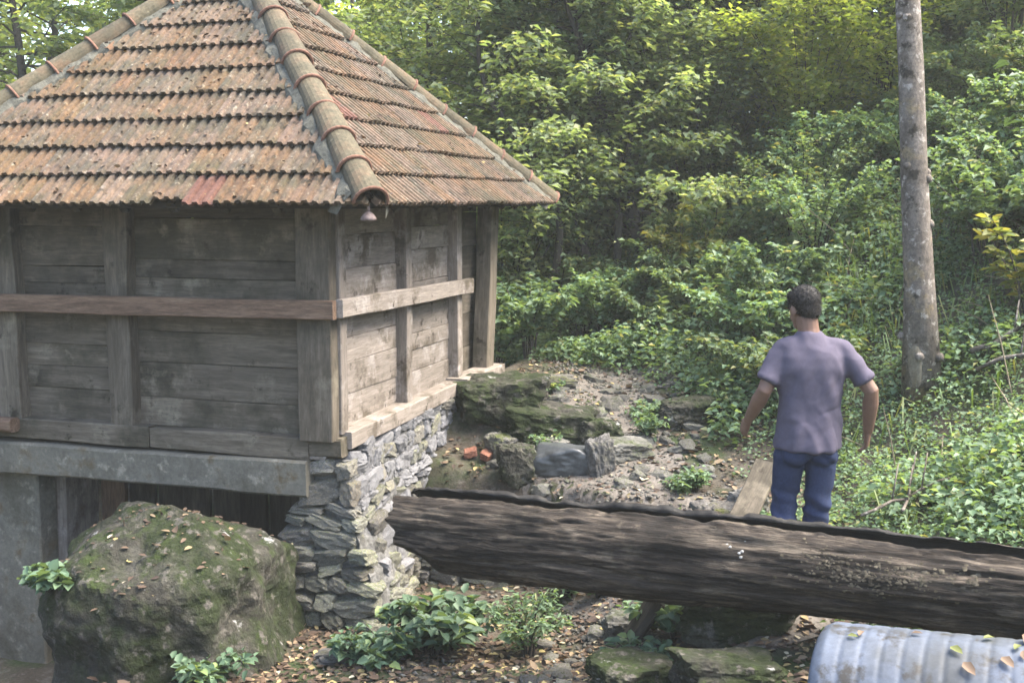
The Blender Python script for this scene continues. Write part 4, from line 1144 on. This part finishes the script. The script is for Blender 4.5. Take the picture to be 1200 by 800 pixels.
for i, (bx, by) in enumerate([(-.6, 16.0), (1.9, 18.2), (-1.6, 19), (-5.6, 14.3), (-4.0, 16), (-7.0, 17.5), (-2.6, 13.8), (5.4, 16.6)]):
    rr = random.Random(200 + i)
    T('leafy forest tree among others behind the mill', bx, by, bx + rr.uniform(-.8, .8), by + rr.uniform(-.5, .5), rr.uniform(4.6, 5.8), rr.uniform(.08, .14), 210 + i, limbs=58, start=.06,
      llen=(1.5, 2.9), leaf=.11, K=30, group=G1)
for i, (bx, by) in enumerate([(4.6, 20.5), (2.6, 24), (7.2, 22), (-1, 25), (-6, 23), (-10, 21), (5.5, 28), (10, 24), (-3.5, 30), (.8, 29)]):
    rr = random.Random(300 + i)
    T('pale yellow green tree far back in the sunlit wood', bx, by, bx + rr.uniform(-1, 1), by + rr.uniform(-.5, .5), rr.uniform(7, 8.5), rr.uniform(.1, .16), 310 + i, limbs=56, start=.04,
      llen=(1.9, 3.4), leaf=.17, K=22, leafm='leaf_far', group='pale trees far back in the wood')

# ------------------------------------------------------------------ shrubs
shr = random.Random(33)
def shrub_at(label, x, y, h, sp, **k):
    return make_shrub(k.pop('name', 'shrub'), label, (x, y, gz(x, y)), h, sp, shr.randrange(9999), **k)
for i in range(80):                                        # slope behind the man
    while True:
        x = shr.uniform(1.4, 9); y = shr.uniform(8.8, 18)
        xr = np.interp(y, [6, 8, 10, 12, 14, 18], [2.6, 2.6, 2.1, 1.2, .2, -3])
        if x > xr and abs(x / y - .35) > .0: break
    bh = shr.uniform(.6, 1.3); bl = shr.choice(['leaf_shrub', 'leaf_herb', 'leaf_herb'])
    lb = ('tall ' if bh > .95 else 'low ') + ('olive green' if bl == 'leaf_shrub' else 'fresh blue green') + ' leafy bush on the overgrown slope'
    shrub_at(lb, x, y, bh, shr.uniform(.5, .9), stems=15, K=26, leaf=shr.uniform(.05, .08), group=lb.replace(' bush ', ' bushes '), leafm=bl)
for i in range(16):                                        # beyond the path
    x = shr.uniform(-.2, 2.0); y = shr.uniform(11.3, 13.6)
    shrub_at('leafy green bush where the path ends', x, y, shr.uniform(.6, 1.15), shr.uniform(.4, .7), stems=12, K=24, leaf=shr.uniform(.055, .08), group='bushes where the path ends',
             leafm=shr.choice(['leaf_shrub', 'leaf_herb']))
for x, y in [(-5.2, 9.2), (-6.4, 8.2), (-5.9, 10.8), (-7.4, 10), (-4.8, 11.8), (-6.8, 12.4), (-7.8, 7.4), (-8.6, 9)]:
    shrub_at('broad leafy bush on the low ground left of the mill', x, y, shr.uniform(.8, 1.4), shr.uniform(.7, 1.0), stems=15, K=24, leaf=.08, group='bushes left of the mill')
shrub_at('bush with yellowing leaves under the leaning trees', 1.75, 12.0, 1.35, .5, stems=8, K=12, leaf=.09, leafm='leaf_yellow')
shrub_at('small yellow green bush at the right end of the slope', 3.85, 8.6, .95, .35, stems=7, K=9, leaf=.085, leafm='leaf_yellow', near=True)
shrub_at('broad leaved plant growing in the litter before the retaining wall', -.5, 6.98, .42, .36, stems=20, K=8, leaf=.09, asp=.68, leafm='leaf_broad', near=True, name='plant', cat='plant', flat=.3)
shrub_at('low broad leaved plant at the foot of the stone pier', -.85, 6.7, .22, .24, stems=14, K=7, leaf=.07, asp=.7, leafm='leaf_broad', near=True, name='plant', cat='plant', flat=.3)
shrub_at('feathery plant standing under the middle of the log', .1, 6.95, .52, .26, stems=10, K=16, leaf=.05, asp=.35, leafm='leaf_herb', near=True, name='plant', cat='plant')
shrub_at('dark leaved plant between rocks under the log', .95, 6.35, .3, .25, stems=9, K=7, leaf=.08, asp=.7, leafm='leaf_broad', near=True, name='plant', cat='plant')
shrub_at('sprawling plant beside the dark mossy rock under the log', .7, 5.95, .2, .25, stems=9, K=7, leaf=.065, asp=.7, leafm='leaf_broad', near=True, name='plant', cat='plant')
shrub_at('green plant hanging over the retaining wall by the bricks', -.2, 8.5, .34, .26, stems=14, K=12, leaf=.05, leafm='leaf_herb', near=True, name='plant', cat='plant')
shrub_at('little green plant by the leaning grey plank', 1.2, 7.6, .25, .2, stems=9, K=9, leaf=.05, leafm='leaf_herb', near=True, name='plant', cat='plant')
shrub_at('low plant at the foot of the mossy boulder', -1.75, 6.25, .16, .25, stems=9, K=7, leaf=.06, asp=.7, leafm='leaf_broad', near=True, name='plant', cat='plant')
iv = make_shrub('plant', 'small plant rooted on the left shoulder of the mossy boulder', (-2.72, 6.55, -.03), .07, .17, 71, stems=7, K=5, leaf=.075, asp=.9, leafm='leaf_broad', near=True, cat='plant')

for i, (x, y, lb) in enumerate([(-.1, 12.9, 'tall hazel thicket behind the right wall of the mill'), (.8, 13.8, 'tall hazel thicket between the dark stems past the path'), (2.1, 13.6, 'tall pale thicket under the leaning trees'),
        (3.3, 13.2, 'bushy pale thicket high on the slope edge'), (4.4, 14.2, 'tall pale thicket higher up the slope'), (1.5, 15.2, 'thicket behind the clump of thin stems'), (2.9, 16, 'pale thicket behind the leaning trees'),
        (-.9, 15.2, 'thicket right behind the mill roof'), (-3.6, 14.6, 'pale thicket left of the mill roof top'), (-5.0, 13.2, 'thicket at the left of the mill roof'), (6.0, 14.6, 'thicket high on the slope beyond the grey trunk'), (5.2, 12.4, 'round thicket up the slope past the grey trunk')]):
    make_shrub('thicket', lb, (x, y, gz(x, y)), 3.0 + .25 * (i % 3), 1.35, 500 + i, stems=26, K=40, leaf=.078, leafm='leaf_far' if i in (3, 8) else 'leaf_forest', cat='thicket', arch=.3, subs=6, jit=.08)
make_tree('sapling', 'slim fresh green sapling on the bank beside the log end', (2.98, 6.0, gz(2.98, 6.0)), (2.86, 5.95, gz(2.98, 6.0) + 2.6), .018, 88, limbs=12, llen=(.2, .36), start=.72, leaf=.075, K=6, subs=3,
          leafm='leaf_broad', cat='sapling', wob=.05, crown_taper=.2)
rp_ = random.Random(12)
for i in range(16):
    q = rp_.random() * (len(pc) - 2); k = int(q); u = q - k; side = rp_.choice((-1, 1))
    x = pc[k][0] * (1 - u) + pc[k + 1][0] * u + side * rp_.uniform(.38, .6); y = pc[k][1] * (1 - u) + pc[k + 1][1] * u
    if y < 6.6 or (x - C.x) * EX.x + (y - C.y) * EX.y < .3: continue
    make_shrub('plant', 'little green weed at the edge of the dirt path', (x, y, gz(x, y)), rp_.uniform(.1, .26), rp_.uniform(.1, .2), 700 + i, stems=8, K=8, leaf=rp_.uniform(.035, .055), leafm='leaf_herb', near=True, cat='plant',
               group='weeds along the dirt path', subs=2)
# ------------------------------------------------------------------ ground cover on the slope (uncountable)
r = np.random.default_rng(77)
n = 54000
X = r.uniform(-3.2, 13, n); Y = 5.6 + 17 * r.random(n) ** 1.35
xr = np.interp(Y, [5.5, 6.5, 8, 9.5, 10.5, 11.5, 12.5, 14, 18], [1.95, 2.1, 2.0, 1.7, 1.35, .1, -1, -2.0, -4])
keep = (X > xr + r.normal(0, .12, n)) & (np.abs(X) < .5 * Y + .6)
X, Y = X[keep], Y[keep]
Zg = H(X, Y)
cl = np.array([fbm((x * .9, y * .9, 1.5), 1, 3) for x, y in zip(X, Y)])
hgt = np.clip(.2 + .28 * cl, .06, .6) * r.uniform(.5, 1.2, len(X))
Kp = 14
P0 = np.stack([X, Y, Zg], -1)[:, None] + np.zeros((1, Kp, 1))
az = r.uniform(0, 6.283, P0.shape[:2]); f = r.random(P0.shape[:2])
P0[..., 0] += np.cos(az) * .11 * f; P0[..., 1] += np.sin(az) * .11 * f; P0[..., 2] += hgt[:, None] * r.uniform(.1, 1.0, f.shape)
Dd = np.stack([np.cos(az), np.sin(az), r.uniform(-.5, .35, az.shape)], -1)
Nn_ = np.array([0, 0, 1.0]) + r.normal(0, .45, Dd.shape)
sz = (r.uniform(.03, .075, f.shape) * (.75 + .5 * (cl[:, None] > .1)) * (.45 + .045 * Y[:, None])).ravel()
V, F = leaf_arrays(P0.reshape(-1, 3), Dd.reshape(-1, 3), Nn_.reshape(-1, 3), sz, sz * r.uniform(.5, .8, len(sz)))
tag(ob('ground_cover', npmesh('ground_cover', V, F), M['leaf_herb']), 'dense low green herbs covering the slope', 'ground cover', kind='stuff')
# arching grass
n = 1100
cx = r.normal(3.0, .55, n); cy = r.normal(10.2, .8, n)
extra = r.random(n) < .35
cx = np.where(extra, r.uniform(1.9, 5, n), cx); cy = np.where(extra, r.uniform(6.3, 11, n), cy)
ok = cx > np.interp(cy, [6, 8, 10, 12], [2.35, 2.3, 1.9, 1.2]); cx, cy = cx[ok], cy[ok]; n = len(cx)
P = np.stack([cx, cy, H(cx, cy)], -1); az = r.uniform(0, 6.283, n); hh = r.uniform(.15, .36, n)
dv = np.stack([np.cos(az), np.sin(az), np.zeros(n)], -1) * (hh * r.uniform(.4, .9, n))[:, None]
sd_ = np.stack([-np.sin(az), np.cos(az), np.zeros(n)], -1) * .006
up = np.array([0, 0, 1.0])
V = np.stack([P - sd_, P + sd_, P + dv * .45 + up * hh[:, None] * .75 + sd_, P + dv * .45 + up * hh[:, None] * .75 - sd_, P + dv + up * hh[:, None] * .7 + sd_ * .2, P + dv + up * hh[:, None] * .7 - sd_ * .2], 1).reshape(-1, 3)
i = np.arange(n)[:, None] * 6
F = np.concatenate([i + np.array([[0, 1, 2, 3]]), i + np.array([[3, 2, 4, 5]])], 0)
tag(ob('grass', npmesh('grass', V, F), M['leaf_grass']), 'arching thin grass on the slope behind the man', 'grass', kind='stuff')

tb = Tubes(); rd = random.Random(19)
for i in range(110):
    x = rd.uniform(1.8, 7); y = rd.uniform(6.4, 13)
    if x < np.interp(y, [6, 8, 10, 12, 13], [2.4, 2.4, 2.0, 1.3, .8]): continue
    a = Vector((x, y, gz(x, y))); d = Vector((rd.gauss(0, 1), rd.gauss(0, 1), rd.uniform(.2, 1.4))).normalized() * rd.uniform(.35, .9)
    tb.add([a, a + d * .5 + Vector((0, 0, .04)), a + d], [.006, .005, .002], 3, cap=False)
tag(ob('dead_stems', tb.mesh('dead_stems'), M['peeled']), 'thin pale dead stems tangled in the herbs of the slope', 'dead stems', kind='stuff')
# ------------------------------------------------------------------ leaf litter (uncountable)
def litter(name, label, X, Y, Z, size, parent=None, tiltv=.35):
    n = len(X); az = r.uniform(0, 6.283, n)
    D = np.stack([np.cos(az), np.sin(az), r.normal(0, .2, n)], -1); N = np.array([0, 0, 1.0]) + r.normal(0, tiltv, (n, 3))
    L = size * np.exp(r.normal(-.15, .28, n))
    V, F = leaf_arrays(np.stack([X, Y, Z], -1), D, N, L, L * r.uniform(.45, .8, n), fold=.15, near=True, droop=0)
    return tag(ob(name, npmesh(name, V, F), M['litter']), label, 'leaf litter', kind='stuff')
n = 17000
X = r.uniform(-3.2, 2.2, n); Y = np.where(r.random(n) < .6, r.uniform(5.0, 7.6, n), r.uniform(7.4, 11.4, n))
s_l = (X - C.x) * EX.x + (Y - C.y) * EX.y; t_l = (X - C.x) * EY.x + (Y - C.y) * EY.y
ok = ~((s_l < .12) & (t_l > -.05))
X, Y = X[ok], Y[ok]
litter('leaf_litter', 'brown fallen leaves scattered over gully floor, path and terrace', X, Y, np.array([Hn(a, b) for a, b in zip(X, Y)]) + .012, .05)
ng = 5200
gx = np.where(r.random(ng) < .75, r.normal(.85, .42, ng), r.uniform(-1.2, 1.5, ng)); gy = np.where(gx < -.3, r.uniform(5.4, 7.6, ng), r.uniform(6.2, 11.4, ng))
okg = (((gx - C.x) * EX.x + (gy - C.y) * EX.y) > .2) | (gy < 7.3); gx, gy = gx[okg], gy[okg]; ng = len(gx)
gs = .006 + .022 * r.random(ng) ** 2.5
octv = np.array([[1, 0, 0], [0, 1, 0], [-1, 0, 0], [0, -1, 0], [0, 0, .7], [0, 0, -.6]], float)
GV = octv[None] * r.uniform(.55, 1.25, (ng, 6, 1)) + r.normal(0, .12, (ng, 6, 3))
GV = GV * gs[:, None, None] + np.stack([gx, gy, np.array([Hn(a, b) for a, b in zip(gx, gy)]) + .012], -1)[:, None]
octf = np.array([[0, 1, 4], [1, 2, 4], [2, 3, 4], [3, 0, 4], [1, 0, 5], [2, 1, 5], [3, 2, 5], [0, 3, 5]])
GF = (np.arange(ng)[:, None, None] * 6 + octf[None]).reshape(-1, 3)
tag(ob('gravel', npmesh('gravel', GV.reshape(-1, 3), GF), M['rock']), 'grey gravel and stone chips strewn on the path', 'gravel', kind='stuff')
# on the boulder
n = 0; bx = []; bvh_pts = []
dgm = bo.data; vn = [(Vector((v.co.x * .94, v.co.y, v.co.z)) + bo.location, v.normal) for v in dgm.vertices]
cand = [p for p, nn in vn if nn.z > .45]; random.Random(2).shuffle(cand); cand = cand[:170]
litter('boulder_litter', 'yellow and brown fallen leaves lying on the mossy boulder', np.array([p.x for p in cand]), np.array([p.y for p in cand]), np.array([p.z for p in cand]) + .008, .045)
# on the roof
P = []; rf_ = random.Random(6)
for fi in (0, 1):
    A, B, _ = faces[fi]; A = Vector((*A, Z_EAVE)); B = Vector((*B, Z_EAVE)); mid = (A + B) / 2
    Sx = (B - A).normalized(); Wd = (B - A).length; U = (apex - mid); Lu = U.length; U.normalize(); Nn = Sx.cross(U)
    for _ in range(520 if fi == 0 else 260):
        row = rf_.randrange(10); u = (row + rf_.random() ** 2.2 * .9 + .08) * Lu / 10
        lim = u / Lu * Wd / 2; s_ = rf_.uniform(lim + .1, max(lim + .11, Wd - lim - .1))
        fr = ((u % (Lu / 10)) / (Lu / 10))
        p_ = A + Sx * s_ + U * u + Nn * (.05 - .036 * fr + .012); w_ = mill2world(p_.x, p_.y, p_.z); P.append(w_)
P = np.array(P)
litter('roof_litter', 'dry leaf scraps scattered over the clay roof tiles', P[:, 0], P[:, 1], P[:, 2], .036, tiltv=.7)

# ------------------------------------------------------------------ sticks on the slope
for i, (p0_, p1_, rr_) in enumerate([((3.35, 8.35), (4.2, 8.15), .022), ((3.3, 8.1), (4.05, 7.7), .018), ((2.35, 6.75), (2.6, 7.3), .012), ((2.15, 6.9), (2.75, 7.05), .012), ((2.6, 9.0), (1.95, 9.3), .012)]):
    tb = Tubes(); A = Vector((*p0_, gz(*p0_) + .2)); B = Vector((*p1_, gz(*p1_) + .16)); pts = []
    for q in range(7): f = q / 6; pts.append(A.lerp(B, f) - A + Vector((.03 * fbm((f * 3, i, 0), 1, 2), 0, .05 * fbm((f * 3, i, 4), 1, 2))))
    tb.add(pts, [rr_ * (1 - .5 * q / 6) for q in range(7)], 6)
    for q in (2, 4): tb.add([pts[q], pts[q] + Vector((.05, .06, .22))], [rr_ * .5, .004], 4)
    o = ob('fallen_branch', tb.mesh('fallen_branch'), M['bark'], None, A)
    tag(o, 'thin fallen grey branch lying in the herbs on the slope', 'branch', 'fallen branches on the slope')

# ------------------------------------------------------------------ haze volume added to lift the dark tones, like camera veil
hb = bmesh.new(); bmesh.ops.create_cube(hb, size=1)
hme = bpy.data.meshes.new('haze'); hb.to_mesh(hme); hb.free()
xa, xb, ya, yb, za, zb = float(xs[0]) - 2, float(xs[-1]) + 2, float(ys[0]) - 2, float(ys[-1]) + 2, float(GZ.min()) - 1.2, float(GZ.max()) + 10
haze = bpy.data.objects.new('haze', hme); col.objects.link(haze)
haze.scale = (xb - xa, yb - ya, zb - za); haze.location = ((xa + xb) / 2, (ya + yb) / 2, (za + zb) / 2)
hmat, hnt, hN, hL = newmat('veil_haze')
ho = hN.new('ShaderNodeOutputMaterial'); hv = hN.new('ShaderNodeVolumePrincipled')
hv.inputs['Color'].default_value = (.93, .96, .9, 1); hv.inputs['Density'].default_value = .0017; hv.inputs['Anisotropy'].default_value = .2
hL.new(hv.outputs[0], ho.inputs['Volume']); hme.materials.append(hmat)
tag(haze, 'thin pale haze added to lift the dark tones', 'haze', kind='stuff')
